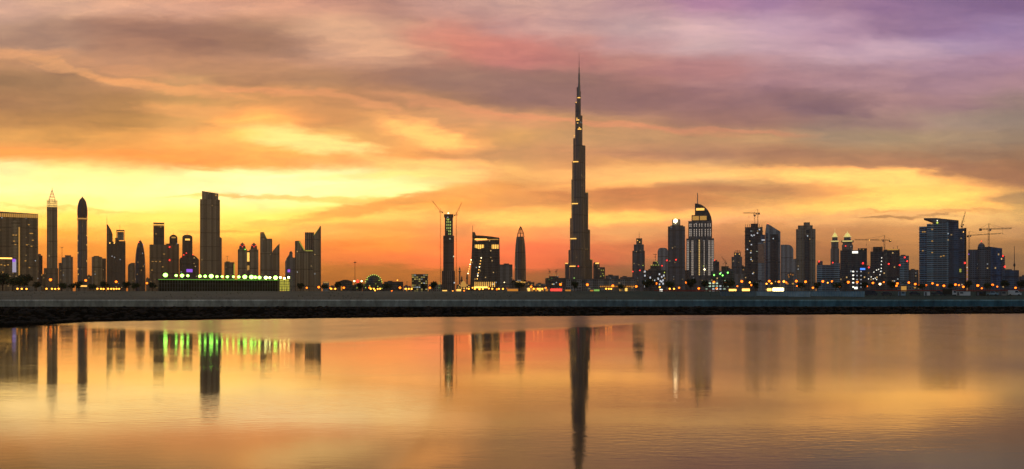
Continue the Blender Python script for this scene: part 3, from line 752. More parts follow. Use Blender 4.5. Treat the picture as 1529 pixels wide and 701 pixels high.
t.prof('rounded_front', [(160.8, None), (161.2, 364), (164, 361.6), (168, 361), (171.5, 362.6), (174.5, 367), (176.6, 375), (177.4, 390), (177.6, None)], 'dark', 26)
t.lamp('roof_light', 164, 363.5, 2.0, 'gold_h', y=-14); t.lamp('roof_light', 170.6, 363.5, 2.0, 'gold_h', y=-14)
t.rod('antenna', 159.6, 337, 159.6, 321.5, .7, r2=.25)
t = T('tower with an open square frame on its roof', 181, 3700); t.box('tower', 176.5, 187.4, 360.5, 'dark', turn=0); t.box('left_wing', 172, 178, 355.5, 'brown', y=8)
mb = MB()
for a, c, zz, zz2 in ((174, 174, 361, 344), (185.6, 185.6, 361, 344)): mb.box(t.X(a) - .9, t.X(a) + .9, -6, 6, t.Z(zz), t.Z(zz2), 0)
mb.box(t.X(174) - .9, t.X(185.6) + .9, -6, 6, t.Z(345.6) + .01, t.Z(344) + .5, 0)
t.add('roof_frame', mb, 'brown'); mb = MB(); mb.box(t.X(175), t.X(184.8), 2, 2.4, t.Z(359), t.Z(346.5), 0); t.add('roof_glass', mb, 'pale')
t.rod('antenna', 179, 344, 179, 336, .5)
t.dots('side_light', [(187, 370), (187, 385), (187, 400)], .9, 'lilac_s')
t = T('low block with a rounded shoulder beside the bullet tower', 196, 3000); t.prof('tower', [(191, None), (191, 398), (192.5, 395), (196, 393), (201.4, 393), (201.4, None)], 'brown', 26)
t = T('bullet shaped tower with coloured tip lights', 209.3, 3100, 'skyscraper', 'skyscraper')
t.lathe('tower', 209.3, [(7.9, None), (8.1, 412), (7.7, 395), (6.9, 382), (5.6, 372), (4.0, 365), (2.2, 361), (.7, 359.6), (.1, 358)], 'dark', 20)
t.lamp('tip_light', 207.4, 362.5, 1.3, 'red_l', y=-4); t.lamp('tip_light', 213.8, 365.8, 1.6, 'lilac_s', y=-8)
t.dots('lit_window', [(206, 392), (211, 404), (214, 398), (205, 410)], 1.2, 'gold_s')
t = T('stepped tower with a hollow amber lit crown', 236, 3200, 'skyscraper', 'skyscraper')
t.box('lower_tower', 223.3, 248, 366, 'brown', ratio=.7); t.dots('lit_window', [(228, 391), (233, 391), (239, 391), (243, 399), (227, 404), (245, 380)], 2.6, 'gold_s', 1.0)
t.box('upper_tower', 229, 245.3, 338, 'dark', bot=366.5, ratio=.8); t.dots('lit_window', [(240, 339.6), (233, 350)], 1.6, 'gold_s', 1.2)
mb = MB(); 
for p in range(9): x = t.X(229.4 + p * 1.94); mb.box(x - .5, x + .5, -18, -17, t.Z(338), t.Z(334.4), 0); mb.box(x - .5, x + .5, 17, 18, t.Z(338), t.Z(334.4), 0)
mb.box(t.X(229), t.X(245.3), -18.5, 18.5, t.Z(334.4), t.Z(333.3), 0); t.add('open_crown', mb, 'brown')
t.lit('crown_light', 230, 244.3, 336.6, 337.8, 'gold_s', y=-15)
t.rod('antenna', 247, 366, 247, 362, .4)
t = T('round topped tower with two red warning lights', 258, 3300); t.box('lower_tower', 248, 267.3, 364.5, 'brown', ratio=.8); 
t.lamp('warning_light', 253.2, 369.6, 2.6, 'red_l'); t.lamp('warning_light', 253.2, 389.2, 2.6, 'red_l')
t.prof('round_top', [(253, 364.4), (253, 355), (254.6, 352.4), (257.5, 351), (260.5, 351), (263.4, 352.4), (265, 355), (265, 364.4)], 'dark', 22)
t.lit('roof_opening', 256, 262.4, 354.2, 356.2, 'gold_s'); t.rod('antenna', 259, 351, 259, 347.6, .5)
t.dots('lit_window', [(259, 372), (263, 380), (256, 398)], 1.2, 'gold_s')
t = T('round topped tower with a lit roof opening', 279.8, 3400); t.box('tower', 272.2, 287.4, 355, 'dark', ratio=.8)
t.prof('round_top', [(272.2, 354.9), (273, 353), (275.5, 351.6), (279.8, 351.1), (284, 351.6), (286.6, 353), (287.4, 354.9)], 'brown', 22); t.plan = rect(t.X(272.2), t.X(287.4), .8)
t.lit('roof_opening', 276.4, 283.6, 357, 359.6, 'gold_l'); t.rod('antenna', 279.4, 351.2, 279.4, 348, .5)
t = T('low pyramid roofed block with red edge lights', 282, 2700, 'podium_building', 'building')
t.prof('block', [(268, None), (268, 388), (271, 384), (278.5, 378.5), (286, 380), (293, 384), (297, 388.5), (297, None)], 'dark_busy', 40)
t.dots('edge_light', [(271, 384.4), (274.5, 381.6), (278.3, 378.8), (288, 381)], 1.2, 'red_l'); t.lit('screen', 278.4, 287.4, 402.4, 407, 'violet')
t = T('tallest left tower with recessed square top and vertical fins', 313.7, 3650, 'skyscraper', 'skyscraper')
t.box('tower', 298.7, 328.4, 299, 'tan_strip', ratio=.7); 
mb = MB()
for p in (299.6, 304, 308.5, 319, 323.4, 327.6): mb.box(t.X(p) - 1.1, t.X(p) + 1.1, t.front(0) - 1.6, t.front(0) + .1, 0, t.Z(299.6), 0)
t.add('fin', mb, 'tan')
t.box('centre_bay', 309.5, 318, 288.6, 'steel_glass', ratio=.5, y=-16)
t.box('top', 301.6, 326, (286.5, 289.8), 'tan_strip', bot=299.2, ratio=.66)
t.lit('roof_opening', 321.4, 323.6, 291.4, 293.4, 'gold_s')
t.dots('lit_window', [(306, 384), (312, 391), (321, 398), (316, 402), (303, 396), (322, 382)], 1.3, 'gold_s')
t = T('narrow plain slab close against the tallest left tower', 330, 3900); t.box('tower', 325, 331.2, 356, 'brown', ratio=1.2); t.box('plant_room', 327, 330.5, 354.8, 'roof', bot=356)
t = T('short block with a bright lit right edge', 343, 2600); t.box('tower', 335, 350, 392, 'brown', ratio=.6); t.lit('edge_light', 348.9, 350.6, 394, 410, 'yg_s'); t.rod('mast', 339.4, 392, 339.4, 383, .4)
mb = MB(); mb.tube((t.X(337.4), 0, t.Z(383)), (t.X(341.4), 0, t.Z(383)), .4); t.add('mast_arm', mb, 'dsteel'); t.box('plant_room', 337, 343, 390.8, 'roof', bot=392)
t = T('twin domed tower with a golden lit gap between its halves', 370.5, 2900, 'twin_tower', 'tower')
for l, r in ((355.2, 368.6), (372.4, 385.8)):
    c = (l + r) / 2; t.box('tower', l, r, 373, 'tan', ratio=1.0)
    t.lathe('dome', c, [(4.9, 373.0), (4.9, 371), (4.4, 368), (3.4, 365.6), (2, 364), (.6, 363.2), (.1, 361.6)], 'brown', 14)
    t.plan = stadium(t.X(c - 4.9), t.X(c + 4.9), 8); t.dots('dome_light', [(c - 2.6, 366.8), (c + 2.6, 366.8), (c, 369)], 1.0, 'red_l')
t.box('link', 367.5, 373.5, 375, 'brown', ratio=2.0); t.lit('golden_light_strip', 369, 372.4, 377.5, 391, 'gold_l'); t.lit('golden_light_strip', 369, 372.4, 397, 403.5, 'gold_s')
t.lamp('green_light', 366, 373, 1.2, 'green_l', y=-15)
t = T('bladed tower with sloping green lit left peak', 397, 3100, 'skyscraper', 'skyscraper')
t.prof('left_blade', [(388.5, None), (388.5, 348), (390, 347.4), (394.4, 347.6), (398.6, 357), (406.4, 357), (406.4, None)], 'tan_strip', 30)
mb = MB(); mb.tube((t.X(394.3), -15.3, t.Z(348.3)), (t.X(398.4), -15.3, t.Z(357)), 1.0); t.add('slope_light', mb, 'yg_s')
t.box('front_block', 388.8, 408, 377.5, 'tan', ratio=.5, y=-14)
t.prof('right_blade', [(406.9, None), (406.9, 375.5), (410, 372), (416.4, 364.4), (417.4, 364), (417.4, None)], 'tan_strip', 30); t.dots('lit_window', [(390, 349.4), (393, 350), (415.8, 366)], 1.0, 'gold_s')
t = T('small domed grey tower with a violet panel', 433, 2900); t.prof('tower', [(425.8, None), (425.8, 391), (428, 386), (431, 382), (432.4, 378.6), (436.8, 378.6), (437, 385), (440.6, 385), (440.6, None)], 'grey', 24)
t.lathe('dome', 434.4, [(2.6, 379), (2.4, 377.4), (1.5, 376), (.4, 375.4), (.1, 374.6)], 'brown', 12); t.plan = rect(t.X(426), t.X(440), 1.0); t.lit('panel', 429.4, 433, 403, 407, 'violet')
t = T('shorter bladed tower with sloping green lit edge', 453, 3000, 'skyscraper', 'skyscraper')
t.prof('left_blade', [(440.4, None), (440.4, 360.6), (446, 360), (448, 360.6), (455, 374.6), (455, None)], 'tan_strip', 30)
mb = MB(); mb.tube((t.X(446.6), -15.4, t.Z(361)), (t.X(454.6), -15.4, t.Z(374.4)), 1.5); t.add('slope_light', mb, 'yg_s')
t.box('front_block', 440.6, 467.8, 375, 'tan_strip', ratio=.5, y=-12); t.lit('parapet_light', 456, 467, 374.6, 375.8, 'yg_s', thick=.3)
t = T('tall bladed tower with a sharp right peak', 467, 3200, 'skyscraper', 'skyscraper')
t.box('left_block', 455.2, 469, 347.6, 'brown_strip', ratio=.8)
t.prof('right_blade', [(468.2, None), (468.2, 352.4), (472, 347), (476, 341), (478.4, 338.4), (479.2, 338.2), (479.2, None)], 'tan_strip', 30, -4)
mb = MB(); mb.tube((t.X(468.6), -19.3, t.Z(352)), (t.X(476.5), -19.3, t.Z(341)), .8); t.add('slope_light', mb, 'yg_s'); t.rod('antenna', 477.4, 339, 477.4, 336.8, .4)
t = T('tiny lit white box pavilion right of the bladed towers', 487, 1500, 'pavilion', 'pavilion'); t.box('hall', 482, 491.4, 421, 'pale', ratio=.6); t.lit('roof_light', 483, 490.6, 421.6, 422.8, 'gold_s')

t = T('low dark warehouse with a rounded roof left of the domed hall', 516, 1500, 'low_building', 'building'); t.prof('hall', [(504.8, None), (504.8, 422), (508, 420), (513, 418.4), (519, 418.4), (526.4, 421), (526.4, None)], 'dark', 30); t.lit('doorway', 509, 511, 428, 434, 'amber_s')
t = T('domed hall outlined with yellow green lights', 558, 1700, 'domed_hall', 'hall')
t.box('hall', 541.5, 575, 424, 'dark', ratio=.6); t.lathe('dome', 558, [(12.6, 424.1), (12.4, 420), (11, 416), (8.6, 413), (5.5, 411), (2, 410.2), (.1, 410)], 'dark', 22)
pts = [(545.6 + 12.4 - 12.6 * math.cos(a), 424.5 - 13.8 * math.sin(a)) for a in [math.pi * k / 13 for k in range(14)]]
for p in pts: t.lamp('arch_light', p[0], p[1], .95, 'yg_l', y=-9)
t.plan = rect(t.X(541.5), t.X(575), .6)
for p in [(546, 430), (552, 427), (564, 428), (570, 431), (543.5, 426), (549, 418), (566, 419), (573, 427), (557, 431), (561, 424)]: t.lamp('lamp', p[0], p[1], .8, 'yg_l')
t = T('low flat roofed building right of the domed hall', 588, 1500, 'low_building', 'building'); t.box('hall', 573.5, 602, 421, 'dark', ratio=.5); t.box('roof_box', 579, 586, 419.6, 'roof', bot=421); t.lamp('lamp', 593.4, 418.8, .9, 'sodium_y')
t.lit('lit_window', 577, 584, 428, 430, 'gold_s')
t = T('cube shaped glass office with yellow lit floors', 627, 1800); t.box('tower', 614.8, 639, 410.5, 'yellowlit', ratio=.8); t.box('parapet', 614.4, 639.4, 409.8, 'dconc', bot=410.6, ratio=.8)
t = T('low dim shed between the glass cube and the construction tower', 650, 1600, 'low_building', 'building'); t.box('hall', 640, 661, 425, 'grey_busy', ratio=.4); t.box('roof_box', 646, 652, 423.4, 'roof', bot=425)
for p in ((655.6, 422), (655.6, 426), (655.4, 430), (657, 424)): t.lamp('site_lamp', *p, .7, 'green_s', y=-14)

# tower under construction with two cranes
t = T('unfinished concrete tower with a lit core between two cranes', 669.6, 2600, 'construction_tower', 'tower under construction')
t.box('lower_tower', 659.8, 679.2, 405, 'raw', ratio=.9); t.box('middle_tower', 661.8, 678, 352.6, 'raw', bot=405.2, ratio=.9)
t.box('upper_tower', 664.2, 676.2, 324.6, 'raw', bot=352.8, ratio=.9)
for p in (667.4, 670.2, 672.6): t.lit('lit_core_strip', p - .55, p + .55, 327 + (p > 672) * 4, 351 - (p < 668) * 6, 'yg_dash')
t.dots('lit_window', [(670, 355), (671, 362), (664, 395), (673, 400), (667, 384), (675, 390), (665, 412), (672, 418), (676, 408), (669, 329)], 1.3, 'yg_l')
t.box('formwork_deck', 663, 677, 320.6, 'dconc', bot=324.8, ratio=.9, cap='dconc')
t.lamp('beacon', 669.5, 318.8, 1.8, 'beacon', y=0)
GC = 'tower cranes over the building sites'
tower_crane('tall thin luffing crane left of the unfinished tower', 657.8, 2600, None, 316, (645.8, 300.5), (661.4, 317), mat='lattice_red', luff=True, th=.85)
tower_crane('tall thin luffing crane right of the unfinished tower', 681.4, 2600, None, 320.5, (689.4, 302.6), (678, 321.5), mat='lattice_red', luff=True, th=.85)
def minaret(px, top, label, D=1900):
    t = Thing('minaret', label, 'minaret', px, D, 'slim minarets before the curved roof hotel')
    t.lathe('shaft', px, [(1.1, None), (1.0, top + 9)], 'brown', 10); t.lathe('balcony', px, [(1.0, top + 9.4), (1.9, top + 8.6), (1.9, top + 7.6), (1.0, top + 7.4)], 'brown', 10)
    t.lathe('cap', px, [(1.0, top + 7.4), (1.25, top + 5), (.8, top + 3), (.2, top + 1.5), (.08, top)], 'brown', 10)
    t.plan = stadium(t.X(px - 1), t.X(px + 1), 1.3); t.lamp('lamp', px, 426, .6, 'gold_h')
minaret(686.4, 397.5, 'tallest of three slim minarets beside the unfinished tower')
minaret(689.4, 411, 'shortest of three slim minarets, the middle one')
minaret(697.4, 407.5, 'slim minaret nearest the curved roof hotel')
t = T('small mosque with lit dome between slim minarets', 690, 1850, 'mosque', 'mosque'); t.box('hall', 682, 702, 429, 'brown', ratio=.7); t.lathe('dome', 692, [(4.2, 429), (4.4, 426), (3.6, 423), (2, 420.8), (.3, 419.6), (.1, 418)], 'gold_s', 16); t.plan = rect(t.X(682), t.X(702), .7)
t.dots('lit_window', [(685, 431), (689, 431), (693, 431), (697, 431)], 1.4, 'gold_l', 2)

t = T('hotel with a sloping curved roof and golden lit columns', 724, 2300, 'curved_roof_hotel', 'hotel')
t.prof('body', [(701.8, None), (703.4, 400), (705.2, 361.5), (745.6, 358.4), (746.2, 395), (746.8, None)], 'dark_busy', 46)
t.prof('roof', [(705.2, 353.2), (706, 352), (712, 352.8), (722, 353.2), (734, 354.4), (745.6, 356.2), (745.6, 358.3), (745.5, 358.3), (728, 356.4), (714, 355.2), (705.2, 355)], 'dconc', 50, cap='dconc')
t.lit('roof_gap_light', 709, 727, 357.4, 359.8, 'gold_l', y=-24); t.lit('roof_gap_light', 728.4, 744, 358.2, 359.4, 'gold_s', y=-24)
t.prof('roof_tower', [(705.2, 362), (705.2, 347.4), (708.4, 347), (710.2, 350), (711, 362)], 'brown', 20); t.rod('antenna', 705.8, 348, 705.8, 337, .5)
t.plan = rect(t.X(702), t.X(746.8), .2); t.plan = [(t.X(702), -23), (t.X(747), -23), (t.X(747), 23), (t.X(702), 23)]
for k in range(9): t.lit('column_light', 709.4 + k * 1.55, 710.1 + k * 1.55, 366.4, 373 - abs(k - 4) * .5, 'gold_h' if k % 2 else 'gold_l')
for k in range(6): t.lit('column_light', 734.2 + k * 1.75, 734.9 + k * 1.75, 366.4, 372.4, 'gold_h' if k % 2 else 'gold_l')
for k in range(11): t.lit('base_column_light', 709 + k * 2.9, 709.8 + k * 2.9, 421.5, 429, 'gold_l')
for k in range(7):
    f = k / 6; t.lamp('string_light', 703.8 - 4.6 * f, 389 + 20 * f, 1.15, 'beacon' if k in (0, 2, 6) else 'gold_h', y=-24)
for k in range(8):
    f = k / 7; t.lamp('string_light', 718.6 - 6 * f, 386 + 31 * f, 1.15, 'gold_h' if k % 3 else 'beacon', y=-24)
t.lit('porch_light', 708, 728, 428.5, 430.6, 'gold_h', thick=3)
t = T('plain annex block right of the curved roof hotel', 756, 2500); t.box('tower', 746, 765.2, 395.4, 'grey', ratio=.7); t.lamp('white_lamp', 753, 422, .9, 'beacon'); t.box('plant_room', 752, 760, 393.8, 'roof', bot=395.4)
t = T('bullet shaped tower with an open lattice tip', 776.8, 3000, 'skyscraper', 'skyscraper')
t.lathe('tower', 776.8, [(8.6, None), (8.5, 398), (8.0, 378), (7.2, 366), (6.1, 357), (5.4, 354)], 'brown_strip', 20)
mb = MB(); cx = t.X(777.4)
for k in range(12):
    a = 2 * math.pi * k / 12; pr = [(5.4, 354.2), (4.4, 348.5), (2.6, 343.5), (.5, 338.6)]
    for (ra, pa), (rb, pb) in zip(pr, pr[1:]): mb.tube((cx + ra * t.kx * math.cos(a), ra * t.kx * math.sin(a), t.Z(pa)), (cx + rb * t.kx * math.cos(a), rb * t.kx * math.sin(a), t.Z(pb)), .7)
    for ra, pa in pr[:3]:
        a2 = 2 * math.pi * (k + 1) / 12; mb.tube((cx + ra * t.kx * math.cos(a), ra * t.kx * math.sin(a), t.Z(pa)), (cx + ra * t.kx * math.cos(a2), ra * t.kx * math.sin(a2), t.Z(pa)), .5)
mb.tube((cx, 0, t.Z(354)), (cx, 0, t.Z(341)), 2.0, .5)
t.add('lattice_tip', mb, 'dsteel'); t.lit('lit_floor', 770.4, 784.6, 421, 422.4, 'gold_l')
t = T('long low arcade with orange lit bays', 803, 1300, 'arcade', 'arcade'); t.box('hall', 786, 820.6, 428, 'grey', ratio=.4); 
for k in range(6): t.lit('lit_bay', 788 + k * 5.4, 791.6 + k * 5.4, 430.4, 436, 'amber_s' if k % 3 else 'gold_l')
t.box('roof_slab', 785, 821.6, 427, 'dconc', bot=428.1, ratio=.45, cap='dconc')

# ---- the very tall tower
t = T('tallest tower of all, a stepped spire far above the skyline', 864.3, 3380, 'skyscraper', 'skyscraper')
def wing(l, r, top, y, hw, bot=None): return t.round('wing_tier', l, r, top, 'steel_glass', bot=bot, y=y, hw=hw)
wing(843.4, 866, 393.2, 6, 14); wing(848.6, 866, 373.5, 9, 13); wing(850.8, 866, 325.8, 12, 12); wing(853.0, 866, 268, 10, 12); wing(854.2, 866, 241, 8, 11)
wing(855.8, 866, 206.6, 6, 9.5); wing(858.9, 866, 153, 4, 7.5); wing(861, 866, 130.6, 2, 4.5)
wing(864, 884.8, 387.2, 14, 14); wing(864, 881.2, 343, 11, 13); wing(864, 878.4, 287.6, 8, 12); wing(864, 874.2, 217.7, 5, 10); wing(864, 869.7, 173, 3, 7); wing(864, 867.3, 137, 1, 4)
FW = [(850, 874, 398, -34, 13), (851.4, 873, 357.4, -28, 12), (853.8, 872, 305.6, -22, 11), (855.4, 871.6, 243, -16, 10), (858.6, 868.6, 194, -11, 8), (860.2, 867.2, 176, -8, 6), (862, 866.8, 145.6, -4, 4)]
slots = [(850.6, 859.4, 398), (851.6, 860.6, 357.2), (854, 863, 305.2), (855.6, 863.6, 242.8), (862.6, 868, 194), (860.4, 865, 180), (862.4, 866.4, 146.4)]
for (l, r, top, y, hw), (sl, sr, sp) in zip(FW, slots):
    wing(l, r, top, y, hw); t.lit('terrace_light', sl, sr, sp - .2, sp + 1.2, 'gold_l')
t.plan = [(t.X(840), -14), (t.X(890), -14), (t.X(890), 14), (t.X(840), 14)]
for p in ((859.2, 264), (867, 264.4), (862.6, 185), (861.4, 178), (865.2, 192), (860.4, 154.4), (857.6, 204)): t.lit('lit_window', p[0] - .8, p[0] + .8, p[1] - .6, p[1] + .6, 'gold_l')
t.lit('lit_lobby_strip', 856.6, 858.4, 415, 423, 'green_s', y=-50); t.lit('terrace_light', 844, 848, 393, 394.4, 'gold_l', y=-10); t.lit('terrace_light', 874.4, 878, 287.4, 288.6, 'gold_s', y=-6); t.lit('terrace_light', 881.6, 884.6, 387.2, 388.4, 'gold_s', y=-2)
for p in ((863.5, 398.6),): t.lamp('warning_light', p[0], p[1], 2.2, 'red_l', y=-47)
t.lathe('core', 864.7, [(2.2, 420), (2.2, 160), (1.9, 131), (1.45, 121.5), (1.35, 110), (.8, 109.5), (.75, 101), (.42, 100.5), (.4, 92), (.2, 91.5), (.16, 79)], 'spire', 12, y=0)
for l, r, tp in ((838, 893, 419),): t.box('podium', l, r, tp, 'grey_busy', ratio=.6, y=-30)
t = T('short block with an amber lit top right of the tallest tower', 890.5, 2900); t.box('tower', 885.8, 895.4, 393.4, 'dark_busy', ratio=1); t.lit('top_light', 889, 894.4, 392.6, 394.6, 'gold_l'); t.box('plant_room', 887, 892, 391.8, 'roof', bot=393.4)
t = T('short block with greenish lit windows two right of the tallest tower', 899.5, 2800); t.box('tower', 895, 903.4, 399.4, 'dark_busy', ratio=1); t.dots('lit_window', [(898, 404), (901, 404), (900, 409), (897, 413), (901.4, 412)], 1.4, 'yg_s')
t = T('low terraced block with roof cranes left of the tallest tower', 829, 2300, 'low_building', 'building'); t.box('hall', 814.2, 846, 415.4, 'dark_busy', ratio=.4); t.box('upper_hall', 820, 834, 412.8, 'dark', bot=415.5, ratio=.8)
for p in ((817, 414), (821, 411), (824, 416), (827, 410.4), (829.6, 412.4), (833, 409.8), (820, 418)): t.lamp('site_lamp', *p, .75, 'green_s', y=-24)
tower_crane('small crane on the terraced roof, its jib rising to the left', 820.6, 2300, 413, 405, (817.6, 401), (822, 406), luff=True, th=.5)
tower_crane('small crane on the terraced roof, its jib rising to the right', 830.6, 2300, 413, 405, (833.8, 401.6), (829, 406), luff=True, th=.5)
t = T('long low hall with warm lit openings under the tallest tower', 900, 1500, 'long_hall', 'hall'); t.box('hall', 846, 948, 417.4, 'grey', ratio=.3); t.box('roof_slab', 845, 949, 416.8, 'roof', bot=417.5, ratio=.32)
for k in range(17): t.lit('lit_opening', 896 + k * 3, 898 + k * 3, 427.4, 429.2, 'amber_s')
for p in (926, 934.6): t.lit('lit_doorway', p - 1.6, p + 1.6, 430.6, 438, 'gold_s' if p < 930 else 'gold_l')
t = T('low shop row with a red lit front left of the tallest tower', 832, 1200, 'shop_row', 'shops'); t.box('hall', 812, 868, 429.4, 'grey', ratio=.3)
t.lit('red_lit_front', 822, 839, 431.4, 436.4, 'red_s' if 'red_s' in M else 'red_l'); t.lit('shop_front', 814.6, 818.4, 431.6, 436, 'amber_s'); t.lit('shop_front', 844, 852, 433, 436, 'amber_s')
t = T('low shop with a green lit canopy', 891, 1150, 'shop', 'shop'); t.box('hall', 878, 903, 430.6, 'grey', ratio=.4); t.lit('green_canopy', 887, 895, 432.6, 436.4, 'green_s'); t.lit('shop_front', 903 - 22, 886, 433.6, 436, 'amber_s')
t = T('slim dark tower with a narrow crown and needle', 953.5, 2900, 'skyscraper', 'skyscraper')
t.box('tower', 944.2, 962.8, 375, 'slate', ratio=.9); t.box('upper_tower', 946.4, 961.4, 365.6, 'slate', bot=375.2, ratio=.9); t.dots('lit_window', [(946.6, 380), (949, 381), (955, 389), (952, 394), (955, 398), (950, 386)], 1.6, 'white_s')
t.plan = rect(t.X(944.2), t.X(962.8), .9); t.lamp('warning_light', 944.8, 406, 1.8, 'red_l'); t.lamp('warning_light', 955.4, 404.4, 1.8, 'red_l'); t.lamp('warning_light', 960, 397, 1.2, 'yg_l')
t.box('crown', 950, 958.8, 356.4, 'brown', bot=365.8, ratio=1); t.dots('crown_light', [(952, 359.6), (955, 362)], 1.2, 'gold_l'); t.rod('needle', 954.4, 356.6, 954.4, 346.6, .8, r2=.2)
t = T('rounded grey tower behind the tower with the bright beacon', 989.6, 3300); t.prof('tower', [(982, None), (982, 375.4), (983.6, 372), (986, 370.6), (993, 370.6), (996, 372), (997.4, 375), (997.4, None)], 'pale', 28)
t.lamp('warning_light', 995.8, 389.4, 2.3, 'red_l', y=-15); t.lamp('warning_light', 988.6, 397.4, 2.0, 'red_l', y=-15)
t = T('small site block with a bright green lit top and mast', 978.6, 2300, 'construction_block', 'building'); t.box('tower', 971, 986.8, 397, 'dark_busy', ratio=.9); t.box('lit_top', 974.6, 982.6, 391, 'dark', bot=397.1, ratio=.9); 
for p in ((972.6, 396.4), (976, 396.4), (979.4, 396.4), (983, 396.4), (979.6, 391), (981.4, 393)): t.lamp('site_light', p[0], p[1], .9, 'yg_l', y=-13)
t.rod('mast', 978.6, 391, 978.6, 379, .5); mb = MB(); mb.tube((t.X(975.6), 0, t.Z(380.4)), (t.X(981), 0, t.Z(380.4)), .5); mb.tube((t.X(976.6), 0, t.Z(384)), (t.X(980), 0, t.Z(384)), .5); t.add('mast_arm', mb, 'dsteel')
t = T('dark low block dotted with white lit windows', 977, 1800, 'low_building', 'building'); t.box('block', 961, 994, 404, 'dark_busy', ratio=.5)
t.dots('lit_window', [(963, 406), (963, 412), (963.6, 421), (963, 428), (984.6, 410), (988, 414), (990, 419), (986, 420), (991, 412), (983, 417), (988, 421), (971, 415), (990, 424), (984.6, 425)], 2.0, 'white_s', 2.6); t.lamp('lamp', 992, 407.4, 1.0, 'yg_l'); t.box('roof_box', 968, 980, 402, 'roof', bot=404)
t = T('dark tower carrying a very bright round beacon on top', 1010.2, 2700, 'skyscraper', 'skyscraper')
t.box('tower', 997.4, 1022.8, 339, 'slate', ratio=.8); t.ledges('floor_ledge', [345 + 8 * k for k in range(10)], 'dconc', .4, .5)
t.lamp('warning_light', 1009.4, 388.6, 2.0, 'red_l'); t.box('shoulder', 1001, 1020, 337.4, 'dark', bot=339.1, ratio=.8); t.box('crown', 1003.6, 1015.8, 328.2, 'slate', bot=337.6, ratio=.9)
t.lamp('beacon', 1008.6, 331, 6.2, 'beacon', y=-14); t.box('side_wing', 1020, 1031, 404, 'dark', ratio=1.2)
# sail topped hotel with striped lights
t = T('sail topped hotel tower striped with white window lights', 1045.2, 2900, 'sail_hotel', 'hotel')
t.box('base_tower', 1024.8, 1066, 357, 'slate', ratio=.55); 
for p in (1026.2, 1028, 1033.2, 1034.8, 1044, 1051.4, 1058.2, 1059.8, 1063, 1064.6): t.lit('light_stripe', p - .45, p + .45, 360, 412, 'lilac_dash', thick=.4)
t.lit('light_stripe', 1043.3, 1045, 359, 425, 'gold_dash', thick=.6)
t.box('middle_tower', 1027.8, 1063, 331, 'slate', bot=357.2, ratio=.55)
for p in (1030, 1032, 1036.6, 1040, 1044.4, 1048, 1053, 1057, 1060.6):
    t.lit('light_stripe', p - .5, p + .5, 334.4, 339.6, 'lilac_dash', thick=.4); t.lit('light_stripe', p - .5, p + .5, 343, 354, 'lilac_dash', thick=.4)
t.box('crown_tier', 1032.6, 1056.2, 322, 'dark', bot=331.2, ratio=.6); t.lit('golden_band', 1034, 1043.6, 323.4, 329.6, 'gold_s'); t.lit('golden_band', 1045, 1055, 323.4, 329.6, 'gold_s')
arc = [(1037.6, 304.2), (1042, 304.6), (1047, 306.2), (1052, 309.4), (1056.4, 313.8), (1059.6, 319), (1062, 325), (1063, 331)]
t.prof('sail', [(1037.6, 331)] + arc + [(1063, 357), (1056.4, 357), (1056.4, 331)], 'dark', 18, 3)
t.lit('roof_window', 1039.4, 1051.6, 311.4, 314.8, 'gold_l', y=-6.3); t.rod('spire', 1041.6, 305, 1041.6, 288.4, 1.6, 'spire', r2=1.2)
t.plan = [(t.X(1024), -22), (t.X(1067), -22), (t.X(1067), 22), (t.X(1024), 22)]; t.lamp('white_lamp', 1052, 403, 2.6, 'beacon', y=-24); t.lamp('white_lamp', 1050.6, 398, 1.4, 'yg_l', y=-24); t.lamp('white_lamp', 1036, 414, 2.6, 'white_l', y=-24); t.box('entrance_hall', 1028, 1060, 412, 'slate', ratio=.4, y=-30)
t = T('low building with a grid of greenish white lit windows', 1066, 1500, 'low_building', 'building'); t.box('block', 1052, 1077, 420, 'greenlit', ratio=.4); t.box('annex', 1079, 1088.6, 419, 'greenlit', ratio=.8); t.box('link', 1076.8, 1079.2, 422, 'dark', ratio=2)
t = T('narrow dark block right of the sail topped hotel', 1070, 2700); t.box('tower', 1064.6, 1074, 391, 'dark', ratio=1); t.box('plant_room', 1066, 1071, 388.8, 'roof', bot=391); t.lamp('warning_light', 1067, 389, 1.4, 'red_l')
t = T('dark site block with three green floodlights on its edge', 1080, 2000, 'construction_block', 'building'); t.box('block', 1062, 1096, 405, 'dark', ratio=.5); t.box('core', 1077, 1088, 398, 'raw', bot=405.1, ratio=.8)
for p in ((1066.4, 411.4), (1075.4, 409.4), (1086.6, 408), (1079, 412)): t.lamp('green_floodlight', *p, 1.7, 'green_l', y=-26)
tower_crane('small luffing crane on the dark site block, leaning left', 1083.4, 2000, 400, 392, (1077.4, 383.6), (1085.4, 393.4), luff=True, th=.6)
t = T('stubby tower with a forked crown', 1100, 2700); t.box('tower', 1092.4, 1108, 384, 'slate', ratio=.9); t.box('lower_block', 1089, 1110, 410, 'grey', ratio=.7, y=-10); t.box('crown', 1096, 1106, 378, 'slate', bot=384.2, ratio=.9)
mb = MB()
for p in (1096.6, 1099, 1101.4, 1103.8, 1106): mb.box(t.X(p) - .8, t.X(p) + .8, -3, 3, t.Z(378.2), t.Z(374 + 2 * (abs(p - 1101.4) > 3)), 0)
t.add('crown_prong', mb, 'dconc'); t.dots('crown_light', [(1098, 380), (1104, 380)], 1.2, 'gold_l')
t = T('unfinished tower with rough top under a hammerhead crane', 1126, 2300, 'construction_tower', 'tower under construction')
t.box('tower', 1112.4, 1138.6, 340, 'dark_busy', ratio=.7); t.ledges('floor_slab', [346 + 6 * k for k in range(14)], 'raw', .9, .6)
t.dots('lit_window', [(1122, 352), (1126, 352), (1134, 344), (1122, 366), (1121, 378), (1121.6, 388), (1131, 349), (1116, 373), (1124, 409)], 1.9, 'white_s', 1.6)
t.box('core', 1121, 1132, 334.6, 'raw', bot=340.2, ratio=.9)
